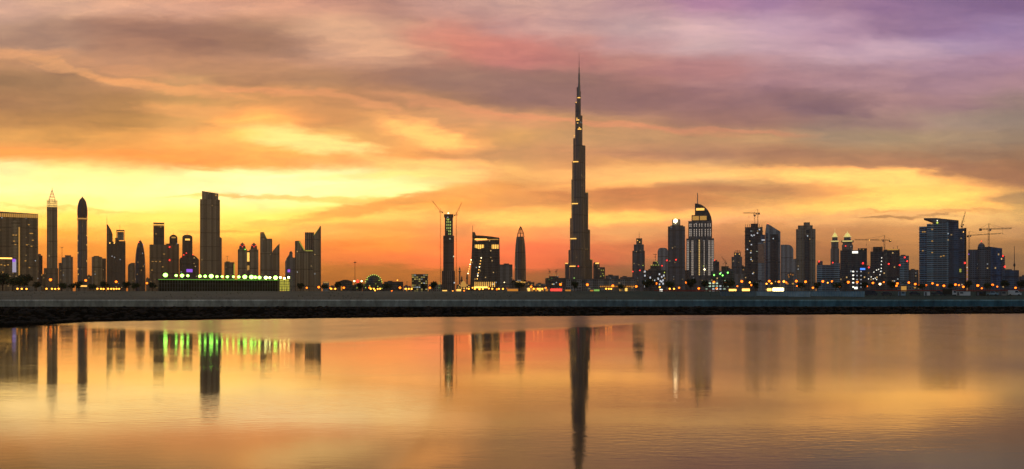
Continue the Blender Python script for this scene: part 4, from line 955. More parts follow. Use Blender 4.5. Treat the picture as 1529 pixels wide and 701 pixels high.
for p in (1113, 1116, 1119, 1123, 1128, 1134, 1137.6): mb = MB(); mb.box(t.X(p) - .5, t.X(p) + .5, -12, -11, t.Z(340.1), t.Z(335.6 + (p * 7 % 3)), 0); t.add('column_stub', mb, 'raw')
tower_crane('hammerhead crane on the rough topped unfinished tower', 1131.4, 2300, 335, 318.6, (1109.4, 317.8), (1134.6, 318.8), th=1.0)
tower_crane('second mast crane on the rough topped tower, jib end on', 1127, 2300, 335, 321, (1125, 319.4), (1128.4, 321.4), y=9, th=.8)
t = T('tower with a slanted peaked top and dark glass column', 1153.6, 2400, 'skyscraper', 'skyscraper')
t.prof('tower', [(1142.6, None), (1142.6, 347), (1144.4, 335.8), (1147, 335.4), (1165.2, 347), (1165.2, None)], 'pale', 32, cap='dconc')
t.lit('glass_column', 1150.4, 1161.6, 351, 434, 'dark', thick=.8); t.lamp('peak_light', 1146.6, 335, .9, 'red_l', y=-12)
t.lit('glass_strip', 1143.2, 1146.4, 349, 434, 'blue', thick=.4); t.dots('lit_window', [(1155, 407), (1156, 422)], 1.8, 'green_s', 1.2)
t = T('lower glass block with a painted sunset reflection beside the slanted tower', 1137, 2150); t.box('tower', 1131.6, 1142.4, 363, 'pale', ratio=1); t.lit('sunset_panel', 1132, 1140.6, 365, 393, 'sunset_glass' if 'sunset_glass' in M else 'blue', thick=.4); t.lit('sign', 1137.4, 1141.6, 354.6, 357.2, 'white_l', y=-2)
t.box('upper_block', 1135.6, 1142.3, 351, 'blue', bot=363.2, ratio=1); t.lit('sign', 1137.2, 1142, 358.6, 360, 'white_s', y=-14)
t = T('pale blue hazy tower with a curved shoulder', 1175, 3400); t.prof('tower', [(1165.8, None), (1165.8, 366), (1176, 366), (1180, 367), (1183, 369.6), (1184.6, 373), (1184.6, None)], 'pale', 40)
t.ledges('floor_ledge', [374 + 9 * k for k in range(7)], 'conc', .2, .5)
t = T('thin pale slab behind the stepped beige tower', 1186.5, 3700); t.box('tower', 1183.6, 1190.6, 388, 'pale', ratio=1); t.box('plant_room', 1185, 1189, 386.8, 'roof', bot=388)
t = T('stepped top beige tower with a dark window column', 1203, 2300, 'residential_tower', 'tower')
t.box('tower', 1188.6, 1217.6, 343, 'tan', ratio=.8); t.box('upper_step', 1191.4, 1213.4, 337.4, 'tan', bot=343.2, ratio=.8); t.box('top_step', 1200, 1209.4, 332.6, 'tan', bot=337.6, ratio=.9)
t.plan = rect(t.X(1188.6), t.X(1217.6), .8); t.lit('window_column', 1201.4, 1208.6, 352, 434, 'dark', thick=.5); t.lit('roof_arch', 1203.6, 1208.4, 344, 350, 'dark', thick=.6)
mb = MB()
for p in (1190, 1194.4, 1198.8, 1211.4, 1215.8): mb.box(t.X(p) - .9, t.X(p) + .9, t.front(t.X(p)) - .9, t.front(t.X(p)) + .1, 0, t.Z(344), 0)
t.add('pilaster', mb, 'conc')
t = T('low building with orange lit terrace behind the beige tower', 1181, 2000, 'low_building', 'building'); t.box('block', 1172, 1190, 409, 'grey', ratio=.7); t.dots('terrace_light', [(1177, 411), (1180.6, 410), (1184, 411), (1178, 414)], 1.4, 'amber_s'); t.box('roof_box', 1176, 1186, 407.4, 'roof', bot=409)
t = T('broad banded glass block below the twin pagoda towers', 1237, 2100); t.box('tower', 1219.4, 1246, 396, 'bandglass', ratio=.6); t.box('right_wing', 1245, 1254.2, 393.4, 'bandglass', ratio=1.2); t.box('roof_box', 1220.6, 1228.4, 390, 'slate', bot=396.2); 
t.lamp('warning_light', 1223, 391, 1.8, 'red_l', y=-17); t.lamp('warning_light', 1243.4, 393, 1.4, 'red_l', y=-17); t.dots('lit_window', [(1247, 409), (1250, 409.4)], 2, 'green_s', 1)
for l, r, top, lb, bb in ((1240.2, 1253, 341.6, 'slimmer left twin tower with a yellow lit pagoda crown', 362), (1257, 1273.6, 344.8, 'wider right twin tower with a yellow lit pagoda crown', 362)):
    c = (l + r) / 2; w = (r - l) / 2; t = T(lb, c, 3600, 'pagoda_tower', 'tower', 'twin towers with pagoda crowns')
    t.box('tower', l, r, 372 if w < 7 else 366, 'grey', ratio=1); t.box('upper_tower', c - w * .84, c + w * .84, bb, 'grey', bot=372.2 if w < 7 else 366.2, ratio=1)
    t.box('eaves', c - w * (.9 if w < 7 else 1.1), c + w * (.9 if w < 7 else 1.1), 359.8, 'slate', bot=bb + .1, ratio=1); t.lit('eaves_light', c - w * .9, c + w * .9, 360, 361.6, 'lime_s', thick=.8)
    t.box('lantern', c - w * .62, c + w * .62, 354.4, 'slate', bot=360, ratio=1); t.lit('lantern_light', c - w * .7, c + w * .7, 353.4, 354.6, 'lime_s', thick=.8)
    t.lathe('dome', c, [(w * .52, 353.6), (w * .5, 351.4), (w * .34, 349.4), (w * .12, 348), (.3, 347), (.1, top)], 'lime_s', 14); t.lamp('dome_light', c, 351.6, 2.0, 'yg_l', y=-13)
    if w > 7: t.lamp('warning_light', 1262.6, 368, 2.0, 'red_l', y=-20)
t = T('dark office block with a white sign and a blue sign', 1274, 1900)
t.box('left_block', 1254.6, 1282.6, 374.4, 'dark', ratio=.7); t.lit('white_sign', 1272.6, 1281, 375.8, 379, 'white_l'); t.dots('lit_window', [(1274, y) for y in (406, 411.6, 417, 422.6, 429)], 2.6, 'white_l', 1.9)
t.lit('lit_entrance', 1275.6, 1280.4, 429, 432, 'white_l')
t.dots('lit_window', [(1279.6, y) for y in (406, 412, 418, 424, 429)], 1.5, 'white_s')
t.box('right_block', 1281, 1294.4, 371.6, 'dark', ratio=1.2); t.lit('blue_sign', 1284.4, 1291.6, 401, 403.6, 'blue_l'); t.lamp('warning_light', 1288.4, 394, 1.8, 'red_l'); t.dots('lit_window', [(1285.6, y) for y in (406, 412, 418, 424, 429)], 1.5, 'white_s'); t.dots('roof_light', [(1284, 373), (1289, 373.4)], 1.2, 'gold_s'); t.box('plant_room', 1258, 1270, 372, 'roof', bot=374.4)
t = T('unfinished block strung with white lights below a long crane', 1321, 1900, 'construction_block', 'building under construction')
t.box('left_block', 1299.6, 1322, 376, 'dark', ratio=.8); t.box('right_block', 1319, 1343, 373.6, 'dark_busy', ratio=.8, y=-6); t.lit('roof_light_line', 1325, 1341, 373, 374.6, 'gold_s')
t.ledges('floor_slab', [380 + 6.4 * k for k in range(8)], 'raw', .7, .5)
for p in ((1316.6, 386), (1316.4, 391), (1316, 396), (1316, 401.4), (1315, 406), (1314, 411), (1305, 407), (1309, 404), (1312, 403), (1301, 414), (1304, 417), (1307, 416), (1309, 418), (1297, 417)): t.lamp('string_light', p[0], p[1], .95, 'white_l', y=-24)
for p in (1302, 1306, 1311, 1316, 1321, 1334, 1340): mb = MB(); mb.box(t.X(p) - .4, t.X(p) + .4, -10, -9, t.Z(376), t.Z(368 + (p * 5 % 4)), 0); t.add('column_stub', mb, 'raw')
t.box('core', 1303.4, 1318, 369, 'raw', bot=376.2, ratio=.9)
for p in ((1343, 397, 'red_l'), (1327, 395, 'red_l'), (1297.4, 400, 'red_l')): t.lamp('warning_light', p[0], p[1], 1.6, p[2], y=-24)
tower_crane('long horizontal crane with lamps along its jib', 1320.6, 1900, 372, 358.8, (1275.4, 357.2), (1330.8, 359.4), th=1.0, lights=((1298, 358.4, 'gold_h'), (1329.6, 359.6, 'gold_h'), (1314, 358.6, 'gold_l')))
t = T('grey block with red lights right of the unfinished block', 1350, 2300); t.box('tower', 1342.4, 1357.2, 382.4, 'bandglass', ratio=.9); t.lamp('warning_light', 1351, 385, 1.8, 'red_l'); t.lamp('warning_light', 1354.6, 390.6, 1.8, 'red_l'); t.box('plant_room', 1345, 1352, 380.8, 'roof', bot=382.4)
t = T('plain low grey block left of the wedge roofed tower', 1363.6, 2300); t.box('tower', 1356.8, 1371.6, 403.4, 'slate', ratio=.9); t.lamp('warning_light', 1355.6, 409.6, 1.8, 'red_l'); t.box('plant_room', 1360, 1366, 401.8, 'roof', bot=403.4)
# big glass tower with the wedge roof
t = T('big banded glass tower with an overhanging wedge roof', 1402, 1900, 'glass_tower', 'tower')
t.box('left_block', 1372.4, 1386.6, 338.4, 'bandglass', ratio=1.4, y=4); t.ledges('balcony', [342 + 4.9 * k for k in range(18)], 'conc', .9, .5)
t.box('main_block', 1384, 1416, (335.4, 333), 'bandglass', ratio=.9, y=-4); t.ledges('floor_slab', [340 + 4.9 * k for k in range(19)], 'conc', .45, .5); t.lamp('green_lamp', 1399.6, 334, 1.9, 'yg_l'); t.lamp('white_lamp', 1399.6, 331, 1.2, 'white_l'); t.dots('lit_window', [(1378, 347), (1381, 347), (1392, 343.6), (1391, 335.6), (1378, 375), (1392, 378), (1392, 361), (1409, 383), (1405, 384)], 2.4, 'gold_s', 1.4)
t.box('right_block', 1414, 1431, (331, 333.4), 'blue', ratio=1.2, y=-2)
t.prof('wedge_roof', [(1379.4, 327.2), (1379.6, 326.4), (1398, 326.8), (1430.8, 331.2), (1431, 333.6), (1414, 332.6), (1399, 334.6)], 'slate', 38, cap='dconc')
t = T('slim unfinished slab behind the wedge roofed tower', 1437, 2000, 'construction_tower', 'tower under construction'); t.box('tower', 1429, 1440, 341.6, 'blue', ratio=1.2); t.box('right_wing', 1439.4, 1443, 341, 'raw', ratio=3); t.lamp('warning_light', 1440.8, 393.4, 1.9, 'red_l', y=-16); t.lit('yellow_window', 1432.6, 1435.4, 402, 407, 'yg_s', y=-14); t.lamp('lamp', 1438.4, 347.4, .9, 'gold_h', y=-14)
for p in ((1444, 400), (1444, 405), (1444.4, 411), (1444, 417), (1444, 422)): t.lamp('edge_lamp', *p, .7, 'violet' if p[1] % 2 else 'white_l', y=-14)
tower_crane('luffing crane rising over the slim unfinished slab', 1436.6, 2000, 341.4, 335, (1441.6, 316), (1434.6, 337.6), luff=True, th=.9)
t = T('dark blue block with a small dome at the right', 1466, 1700); t.box('left_block', 1445.4, 1462, 373, 'slate', ratio=.9); t.box('middle_block', 1459.6, 1479, 369.6, 'slate', ratio=.9, y=-3); t.box('right_block', 1475.6, 1496, (369, 372), 'blue_deep', ratio=1.0)
t.lathe('dome', 1465.4, [(5.4, 369.8), (5.2, 367.4), (4, 365), (2.2, 363.6), (.5, 363), (.12, 360.4)], 'slate', 14); t.lamp('dome_light', 1465.4, 360.6, .9, 'red_l', y=0); t.lamp('corner_light', 1446.6, 380, .9, 'violet', y=-14)
tower_crane('hammerhead crane left of the small dome', 1447.2, 1900, None, 351.8, (1494.6, 350), (1443.6, 352.4), th=.9)
tower_crane('tall hammerhead crane above the dark blue block', 1476.4, 1900, None, 342.4, (1510.8, 342), (1462, 342), th=1.15)
t = T('narrow block with a red light right of the dark blue block', 1497.6, 1900); t.box('tower', 1493.4, 1500.6, 382.4, 'slate', ratio=1); t.lamp('warning_light', 1497.4, 382.6, 1.6, 'red_l'); t.lamp('warning_light', 1500.4, 398.6, 1.8, 'red_l'); t.box('plant_room', 1495, 1499, 381, 'roof', bot=382.4)
t = T('low dark block under a needle mast', 1509, 1800); t.box('tower', 1496.8, 1521.4, 404, 'blue', ratio=.7); t.rod('mast', 1514.6, 404, 1514.6, 368, .9, r2=.35); t.lathe('mast_collar', 1514.6, [(.7, 399), (1.7, 397), (1.5, 395), (.6, 393)], 'dsteel', 10); t.box('roof_box', 1500, 1511, 402.4, 'roof', bot=404)
t = T('low block cut by the right edge', 1536, 1900); t.box('tower', 1521.8, 1552, 413, 'slate', ratio=.7); t.box('plant_room', 1526, 1538, 411, 'roof', bot=413)

# low clutter between the towers
def low(l, r, top, D, mat, label, name='low_building', lights=(), roof=True):
    t = T(label, (l + r) / 2, D, name, 'building'); t.box('block', l, r, top, mat, ratio=.5)
    if roof: t.box('roof_box', l + (r - l) * .2, l + (r - l) * .55, top - 1.5, 'roof', bot=top, ratio=.6)
    t.plan = rect(t.X(l), t.X(r), .5)
    for px, py, w, h, m in lights: t.lit('lit_window', px - w / 2, px + w / 2, py - h / 2, py + h / 2, m)
low(602.5, 613.4, 427.5, 1300, 'grey', 'low pale shed with one amber door left of the glass cube', lights=((607, 433, 2, 4, 'amber_s'),))
low(682, 702, 425.5, 2300, 'brown', 'low brown block behind the slim minarets', lights=((685, 428, 1.4, 1.2, 'gold_s'), (700, 428.6, 1.4, 1.2, 'gold_l')))
low(764.8, 770, 419, 2300, 'dark', 'narrow dark block left of the lattice tipped tower')
low(785.4, 798, 421.6, 2200, 'brown', 'low brown block above the left end of the orange arcade', lights=((789, 424.5, 1.6, 1.2, 'gold_s'), (794, 425.4, 1.6, 1.2, 'gold_s')))
low(800, 815, 424, 2100, 'grey', 'low grey block above the right end of the orange arcade', lights=((806, 426.6, 2.4, 1, 'gold_s'),))
low(526, 541, 426, 1500, 'dark_busy', 'flat dark hut between the floodlight mast and domed hall', lights=((533, 430, 2, 2, 'yg_s'),))
low(491, 505, 428, 1400, 'brown', 'flat brown hut between the lit pavilion and the rounded warehouse', lights=((497, 432, 2, 2, 'amber_s'),))
low(904, 924, 411.8, 2900, 'slate', 'faint low block behind the left part of the long hall')
low(926, 944, 414, 3100, 'slate', 'faint low block just left of the needle topped tower')
low(1086, 1094, 402, 2500, 'slate', 'narrow dim block left of the fork crowned tower', lights=((1089, 408, 1.4, 1.2, 'gold_s'),))
low(1107, 1113, 398, 2700, 'slate', 'narrow dim block between the fork crowned and rough topped towers', lights=((1110, 403, 1.4, 1.2, 'gold_s'),))
low(1253, 1258, 404, 2500, 'grey', 'sliver of a grey block left of the white sign block')
low(1293, 1301, 398, 2500, 'slate', 'dim sliver of a block right of the blue sign', lights=((1297, 408, 1.4, 1.2, 'gold_s'),))
low(1171.6, 1192, 420, 1500, 'grey_busy', 'low lit shop block at the foot of the stepped beige tower', lights=((1176, 424, 3, 2, 'amber_s'), (1184, 424, 3, 2, 'gold_s')))
low(1340, 1372, 427, 1200, 'grey_busy', 'long low shop block left of the wedge roofed tower', lights=((1350, 430, 3, 1.6, 'amber_s'), (1366, 430, 3, 1.6, 'gold_s')))
low(1376, 1440, 424, 1700, 'slate', 'wide dark podium at the foot of the wedge roofed tower', roof=False)
low(62.6, 68, 411, 2600, 'brown', 'sliver of a brown block left of the lattice crowned tower')
low(130, 137.4, 412, 2600, 'brown', 'small brown block between the onion topped tower and squat tower')
low(218, 224, 416, 2500, 'brown', 'sliver of a brown block right of the bullet tower')

# ---------------------------------------------------------------- floodlit shed and scaffold
t = T('long dark shed with upright posts and a row of green floodlights', 330, 475, 'floodlit_shed', 'shed')
mb = MB(); x0, x1, zt = t.X(238), t.X(417), t.Z(417.4)
mb.box(x0, x1, 0, 10, 0, zt - .4, 0); t.add('wall', mb, 'dark_ply'); t.plan = [(x0, 0), (x1, 0), (x1, 16), (x0, 16)]
mb = MB(); mb.box(x0 - 1, x1 + .5, -1.1, 10.6, zt - .4, zt, 0); t.add('roof', mb, 'dconc')
for k in range(46):
    x = x0 + .3 + (x1 - x0 - .6) * k / 45; mb = MB(); mb.box(x - .13, x + .13, -.8, -.5, 0, zt - .42, 0); t.add('post', mb, 'steel')
mb = MB()
for f in (.3, .62): mb.box(x0, x1, -.48, -.2, zt * f, zt * f + .16, 0)
t.add('rail', mb, 'steel')
FL = [(248.4, 411.6), (264, 412.2), (272.6, 412.2), (281, 412.4), (298.7, 413), (306.5, 413), (315.5, 412.8), (324, 413.4), (331.8, 413.4), (339.5, 413.6), (348.5, 413.6), (356.5, 413.8), (365.7, 413.6), (375.7, 413.8), (381.6, 414.2), (387.8, 414.4), (397.5, 414.6), (403.7, 414.6), (412.4, 414.6)]
BIG = {248.4, 315.5, 365.7, 375.7, 412.4}
for px, py in FL:
    s = 1.0 if px in BIG else .55 + .28 * ((px * 7.3) % 1); x, z = t.X(px), t.Z(py)
    mb = MB(); mb.box(x - 1.15 * s, x + 1.15 * s, -1.2, -.3, z - .85 * s, z + .95 * s, 0); mb.tube((x, -.7, zt), (x, -.7, z - .8 * s), .14); f = t.add('floodlight', mb, 'dsteel')
    mb = MB(); mb.lathe([(1.0 * s, 0), (1.0 * s, .12), (.7 * s, .3), (.1, .42)], 12)
    for v in mb.bm.verts: v.co = Vector((x + v.co.x, -1.22 - v.co.z, z + v.co.y * .9))
    t.add('lens', mb, 'flood' if px < 395 or px > 408 else 'flood_w', f)
mb = MB(); mb.box(x0, x1, -1.16, -1.101, zt - .34, zt - .12, 0); t.add('added_spill_strip', mb, 'spill_green')  # added glowing strip for green floodlight spill along the roof edge
t = T('open scaffold lit yellow at the right end of the dark shed', 427, 472, 'scaffold', 'scaffold')
x0, x1, zt = t.X(417.4), t.X(439), t.Z(417)
for k in range(7):
    x = x0 + (x1 - x0) * k / 6; mb = MB()
    for y in (0, 3): mb.tube((x, y, 0), (x, y, zt), .09)
    t.add('upright', mb, 'steel')
for k in range(5):
    z = zt * (k + 1) / 5; mb = MB()
    for y in (0, 3): mb.tube((x0, y, z), (x1, y, z), .07)
    mb.box(x0, x1, .4, 2.6, z - .1, z + .02, 0); t.add('deck', mb, 'conc')
mb = MB()
for k in range(6):
    xa, xb = x0 + (x1 - x0) * k / 6, x0 + (x1 - x0) * (k + 1) / 6
    mb.tube((xa, 0, 0 if k % 2 else zt), (xb, 0, zt if k % 2 else 0), .06)
t.add('brace', mb, 'steel')
mb = MB(); mb.box(x0, x1 - 2, 3.3, 3.5, 0.5, zt, 0); t.add('added_glow_panel', mb, 'yg_panel')  # added glowing panel makes the yellow light behind the scaffold
for px, py in ((418.6, 414.8), (424.6, 416), (431, 414.6)):
    x, z = t.X(px), t.Z(py); mb = MB(); mb.box(x - .5, x + .5, -.4, .15, z - .4, z + .45, 0); mb.tube((x, 0, zt), (x, 0, z - .35), .08); f = t.add('floodlight', mb, 'dsteel')
    mb = MB(); mb.box(x - .46, x + .46, -.55, -.41, z - .35, z + .4, 0); t.add('lens', mb, 'flood_w', f)

# ---------------------------------------------------------------- street lamps
REF = [(18, 'the wide slab hotel'), (60, 'the narrow block beside the slab hotel'), (77.7, 'the lattice crowned tower'), (98, 'the plain low tower with a mast'), (123, 'the onion topped tower'), (148, 'the squat plain tower'), (171, 'the sail pointed tower'), (209, 'the bullet tower at left'),
 (236, 'the hollow crowned tower'), (314, 'the tallest left tower'), (434, 'the small domed grey tower'), (453, 'the short bladed tower'), (474, 'the sharp peaked bladed tower'), (487, 'the lit pavilion'), (516, 'the rounded roof warehouse'), (558, 'the domed lit hall'), (588, 'the flat roofed building'), (627, 'the glass cube office'), (650, 'the dim shed'), (670, 'the unfinished tower with two cranes'),
 (690, 'the minarets'), (724, 'the curved roof hotel'), (756, 'the plain annex'), (777, 'the lattice tipped bullet tower'), (803, 'the orange lit arcade'), (832, 'the red lit shop row'), (864, 'the tallest tower'), (891, 'the green canopy shop'), (925, 'the long low hall'), (953, 'the needle topped tower'),
 (977, 'the block of white windows'), (1010, 'the beacon tower'), (1045, 'the sail topped hotel'), (1066, 'the greenish lit grid'), (1088, 'the green floodlit site block'), (1103, 'the fork crowned tower'), (1124, 'the rough topped tower'), (1154, 'the slant peaked tower'), (1177, 'the pale hazy tower'), (1203, 'the stepped beige tower'),
 (1237, 'the banded glass block'), (1254, 'the seam of the banded block'), (1274, 'the white sign block'), (1303, 'the strung light block'), (1330, 'the long crane'), (1350, 'the red lit grey block'), (1364, 'the plain grey block'), (1380, 'the wedge roofed tower, left half'), (1412, 'the wedge roofed tower, right half'), (1437, 'the slim unfinished slab'), (1460, 'the small dome'), (1486, 'the dark blue block'), (1512, 'the needle mast')]
LAMPS = [(75.4, 418, 'o', 1.3), (128, 419, 'o', 1.3), (173.4, 421, 'o', 1.3), (219.4, 423, 'o', 1.2), (458, 430, 'o', 1), (476, 429, 'o', 1.2), (493, 430.4, 'o', .8), (513.4, 430, 'o', 1.2), (529, 420, 'p', 1.0), (540, 420, 'p', .9), (552, 430, 'o', 1), (560, 434, 'y', .8), (597.2, 430, 'o', 1.25), (585, 435, 'o', .9), (642, 430, 'o', 1.2), (666, 434, 'y', 1), (676, 435, 'y', .8), (693, 434.5, 'o', .9), (705.6, 430, 'y', .8), (716, 431.6, 'y', 1.1),
 (730, 431, 'y', .9), (742, 432, 'o', 1), (758, 431, 'o', 1), (793, 428.4, 'o', 1.2), (815, 430, 'o', .9), (837, 425, 'o', 1.3), (877, 425.4, 'o', 1.35), (915, 427, 'o', 1.2), (950, 428, 'o', 1.1), (980, 423.4, 'o', 1.1), (985, 429, 'y', .9), (1014, 430, 'o', 1.1), (1024.8, 422, 'o', 1.2), (1043.4, 431, 'o', 1.2), (1066, 421.4, 'o', 1.1), (1070, 431, 'o', 1), (1083, 423, 'o', .8),
 (1107.6, 420.4, 'o', 1.3), (1101, 427.6, 'o', .9), (1119.6, 422, 'y', 1), (1122, 426, 'o', .9), (1144.6, 424, 'y', 1), (1148.6, 420, 'o', 1.2), (1152, 423.4, 'y', .9), (1163, 421, 'o', 1.2), (1170.4, 420.6, 'y', 1.1), (1174, 422, 'o', .9), (1189, 420, 'o', 1.2), (1190, 427.4, 'o', .8), (1202.8, 421, 'o', 1.3), (1213.8, 430, 'o', 1), (1228.6, 420.4, 'o', 1.3), (1236, 422.4, 'y', .8), (1242.4, 420.4, 'o', 1.1), (1253.4, 428.6, 'o', 1.1),
 (1266.6, 421.6, 'o', 1.3), (1280, 421.4, 'o', 1.2), (1294.6, 427.6, 'o', 1), (1303.4, 422.8, 'o', 1.1), (1314, 424.4, 'p', 1.1), (1319.6, 421.6, 'o', .9), (1338.6, 427, 'o', 1), (1340, 423.6, 'o', 1.1), (1357, 422.2, 'o', 1.1), (1366.6, 424.4, 'o', 1.1), (1373, 425.6, 'o', 1.2), (1383, 426.2, 'o', 1), (1392.4, 423.4, 'o', 1.1), (1399.6, 425.8, 'o', 1.1), (1409.4, 427, 'o', 1.2), (1426.6, 425.2, 'o', 1.1), (1431.8, 426, 'o', 1), (1438.4, 428.6, 'o', 1.25), (1460, 426.6, 'o', 1.2), (1466, 430.8, 'o', .9), (1482, 425.8, 'o', 1.3), (1489, 428.2, 'o', .8), (1516.4, 430, 'o', 1)]
HUE = {'o': ('sodium', 'orange'), 'y': ('sodium_y', 'yellow'), 'p': ('sodium_w', 'pale white')}
by = {}
for L in LAMPS:
    ref = min(REF, key=lambda q: abs(q[0] - L[0]))[1]; by.setdefault(ref, []).append(L)
ORD = ['first', 'second', 'third', 'fourth', 'fifth', 'sixth', 'seventh']
NUM = {2: 'two', 3: 'three', 4: 'four', 5: 'five', 6: 'six'}
for ref, LS in by.items():
    for i, (px, py, hue, sz) in enumerate(LS):
        m, word = HUE[hue]
        lb = f'{word} street lamp in front of {ref}' if len(LS) == 1 else f'{word} street lamp before {ref}, {ORD[i]} of {NUM[len(LS)]} from the left'
        D = 640 + 34 * ((i * 3 + int(px)) % 5)
        s = Thing('street_lamp', lb, 'street lamp', px, D, 'street lamps along the waterfront road'); z = s.Z(py); r = .66 * sz
        mb = MB(); mb.tube((1.6, .3, 0), (1.6, .3, z + .5), .13, .08, 6); mb.box(1.35, 1.85, .05, .55, 0, .5, 0); s.add('pole', mb, 'steel')
        mb = MB(); mb.tube((1.6, .3, z + .5), (.2, .3, z + .75), .07, None, 5); s.add('arm', mb, 'steel')
        mb = MB(); mb.box(-.75, .75, -.1, .75, z + r * .75, z + r * .75 + .3, 0); hd = s.add('lamp_head', mb, 'dsteel')
        mb = MB(); mb.ball((0, .3, z), r, 2); s.add('lamp_glass', mb, m, hd)
# tall floodlight mast beside the domed hall
s = Thing('floodlight_mast', 'tall thin floodlight mast left of the domed lit hall', 'mast', 530, 1300); zt = s.Z(392)
mb = MB(); mb.tube((0, 0, 0), (0, 0, zt), .5, .25, 6); s.add('pole', mb, 'dsteel')
mb = MB(); mb.box(s.X(528.2), s.X(532), -.5, .5, zt - .6, zt + .5, 0); s.add('lamp_frame', mb, 'dsteel')
s = Thing('signal_post', 'red lit signal post between two pale lamps left of the domed hall', 'signal', 534, 900); zt = s.Z(420.4)
mb = MB(); mb.tube((0, 0, 0), (0, 0, zt), .2, .15, 6); s.add('pole', mb, 'dsteel'); mb = MB(); mb.ball((0, 0, zt), 1.3, 2); s.add('lamp_glass', mb, 'red_l')
s = Thing('mast', 'thin bare mast left of the glass cube office', 'mast', 607.6, 1300); zt = s.Z(421)
mb = MB(); mb.tube((0, 0, 0), (0, 0, zt), .3, .2, 6); s.add('pole', mb, 'dsteel'); mb = MB(); mb.box(-1.2, 1.2, -.2, .2, zt - .4, zt + .1, 0); s.add('cross_arm', mb, 'dsteel')

# low lights on the edge of the bank
BOL = {'the wide slab hotel': [26, 32.4, 39.6], 'the lattice crowned tower': [69.4, 77.6, 82.4, 87.6], 'the sail pointed tower': [145.4, 150.8, 154.6, 161.4, 166, 170, 174, 177.8], 'the bladed towers': [494.4, 500.6], 'the domed lit hall': [553.6, 558.4, 564, 567.4], 'the glass cube office': [606, 610.4, 614.6],
       'the curved roof hotel': [700, 709, 721, 735, 745, 751], 'the orange lit arcade': [797, 803, 809.6], 'the long low hall': [905, 909, 912.6], 'the beacon tower': [1000, 1006.4]}
ORD += ['eighth']; NUM.update({7: 'seven', 8: 'eight'})
proto = None
for ref, ps in BOL.items():
    for i, px in enumerate(ps):
        D = 470 + (i % 3) * 4; lb = f'low glowing post lamp below {ref}, {ORD[i]} of {NUM[len(ps)]} from the left'
        if proto is None:
            s = Thing('post_lamp', lb, 'post lamp', px, D, 'low post lamps on the bank edge')
            mb = MB(); mb.tube((0, 0, 0), (0, 0, 1.1), .12, .12, 8); mb.box(-.25, .25, -.25, .25, 0, .12, 0); s.add('post', mb, 'dsteel')
            mb = MB(); mb.lathe([(.16, 1.1), (.36, 1.25), (.4, 1.5), (.3, 1.72), (.05, 1.82)], 10); s.add('lamp_glass', mb, 'sodium_y'); proto = s.o
        else:
            o = proto.copy(); col.objects.link(o); o.location = (at(px, D), D, GZ); o['label'] = lb
            for ch in list(proto.children): c = ch.copy(); col.objects.link(c); c.parent = o

# small lit kiosks on the waterfront road
def kiosk(l, r, top, label, m, D=620):
    s = Thing('kiosk', label, 'kiosk', (l + r) / 2, D); s.box('body', l, r, top, 'grey', ratio=.5); s.lit('lit_front', l + .6, r - .6, top + 1.2, 436, m, thick=.2); s.box('roof', l - .5, r + .5, top - .6, 'dconc', bot=top, ratio=.5, cap='dconc')
kiosk(1088, 1100, 431, 'white gold lit kiosk below the fork crowned tower', 'gold_h'); kiosk(1107.6, 1120, 430.4, 'orange lit kiosk below the rough topped tower', 'gold_h'); kiosk(1153.4, 1170.6, 429.4, 'brightest white gold lit kiosk below the slant peaked tower', 'white_gold')
kiosk(1145, 1152.4, 430, 'narrow white lit kiosk left of the brightest kiosk', 'gold_h'); kiosk(984.4, 990, 431, 'tiny white lit kiosk below the block of white windows', 'white_l'); kiosk(1345, 1354, 426.6, 'amber lit kiosk below the red lit grey block', 'gold_s'); kiosk(757, 774, 430.6, 'amber lit kiosk below the plain annex', 'amber_s')
kiosk(660, 668, 432.4, 'amber lit kiosk below the unfinished tower', 'gold_l'); kiosk(681, 689, 431, 'gold lit kiosk below the minarets', 'gold_l')

# ---------------------------------------------------------------- trees
def tree_mesh(seed, h, w, palm=False):
    rnd = random.Random(seed); tr = MB(); cr = MB()
    if palm:
        tr.tube((0, 0, 0), (.2, 0, h), .22, .15, 7)
        for k in range(16):
            a = 2 * math.pi * k / 16 + rnd.uniform(-.2, .2); up = rnd.uniform(-.1, .9); L = w * rnd.uniform(.8, 1.1); p = Vector((.2, 0, h)); d = Vector((math.cos(a), math.sin(a), up)).normalized()
            for i in range(6):
                q = p + d * L / 6; d = (d + Vector((0, 0, -.22))).normalized(); s = Vector((-math.sin(a), math.cos(a), 0)) * (.42 - .05 * i)
                cr.face([p - s, q - s * .85, q, p]); cr.face([p, q, q + s * .85, p + s]); p = q
        return tr, cr
    tr.tube((0, 0, 0), (0, 0, h * .45), h * .035, h * .025, 7)
    blobs = []
    for k in range(7):
        a = rnd.uniform(0, 6.28); rr = w * rnd.uniform(.1, .55); c = Vector((rr * math.cos(a), rr * math.sin(a), h * rnd.uniform(.5, .84))); blobs.append((c, w * rnd.uniform(.28, .42)))
        tr.tube((0, 0, h * rnd.uniform(.3, .44)), c, h * .016, h * .006, 5)
    for c, r in blobs:
        for k in range(90):
            v = Vector((rnd.gauss(0, 1), rnd.gauss(0, 1), rnd.gauss(0, .8))).normalized() * r * rnd.uniform(.45, 1.12); p = c + v; s = rnd.uniform(.16, .34) * h / 8
            n = Vector((rnd.gauss(0, 1), rnd.gauss(0, 1), rnd.gauss(0, 1))).normalized(); a = n.orthogonal().normalized(); b = n.cross(a)
            cr.face([p - a * s - b * s * .6, p + a * s - b * s * .6, p + a * s * .8 + b * s, p - a * s * .7 + b * s])
    return tr, cr
protos = []
for k, (sd, h, w, pm, m) in enumerate([(1, 8, 4.2, 0, 'leaf_d'), (2, 8, 4.8, 0, 'leaf'), (3, 8, 3.4, 0, 'leaf_d'), (4, 8, 3.0, 1, 'leaf_d')]):
    tr, cr = tree_mesh(sd, h, w, pm); protos.append([tr, cr, m, None])
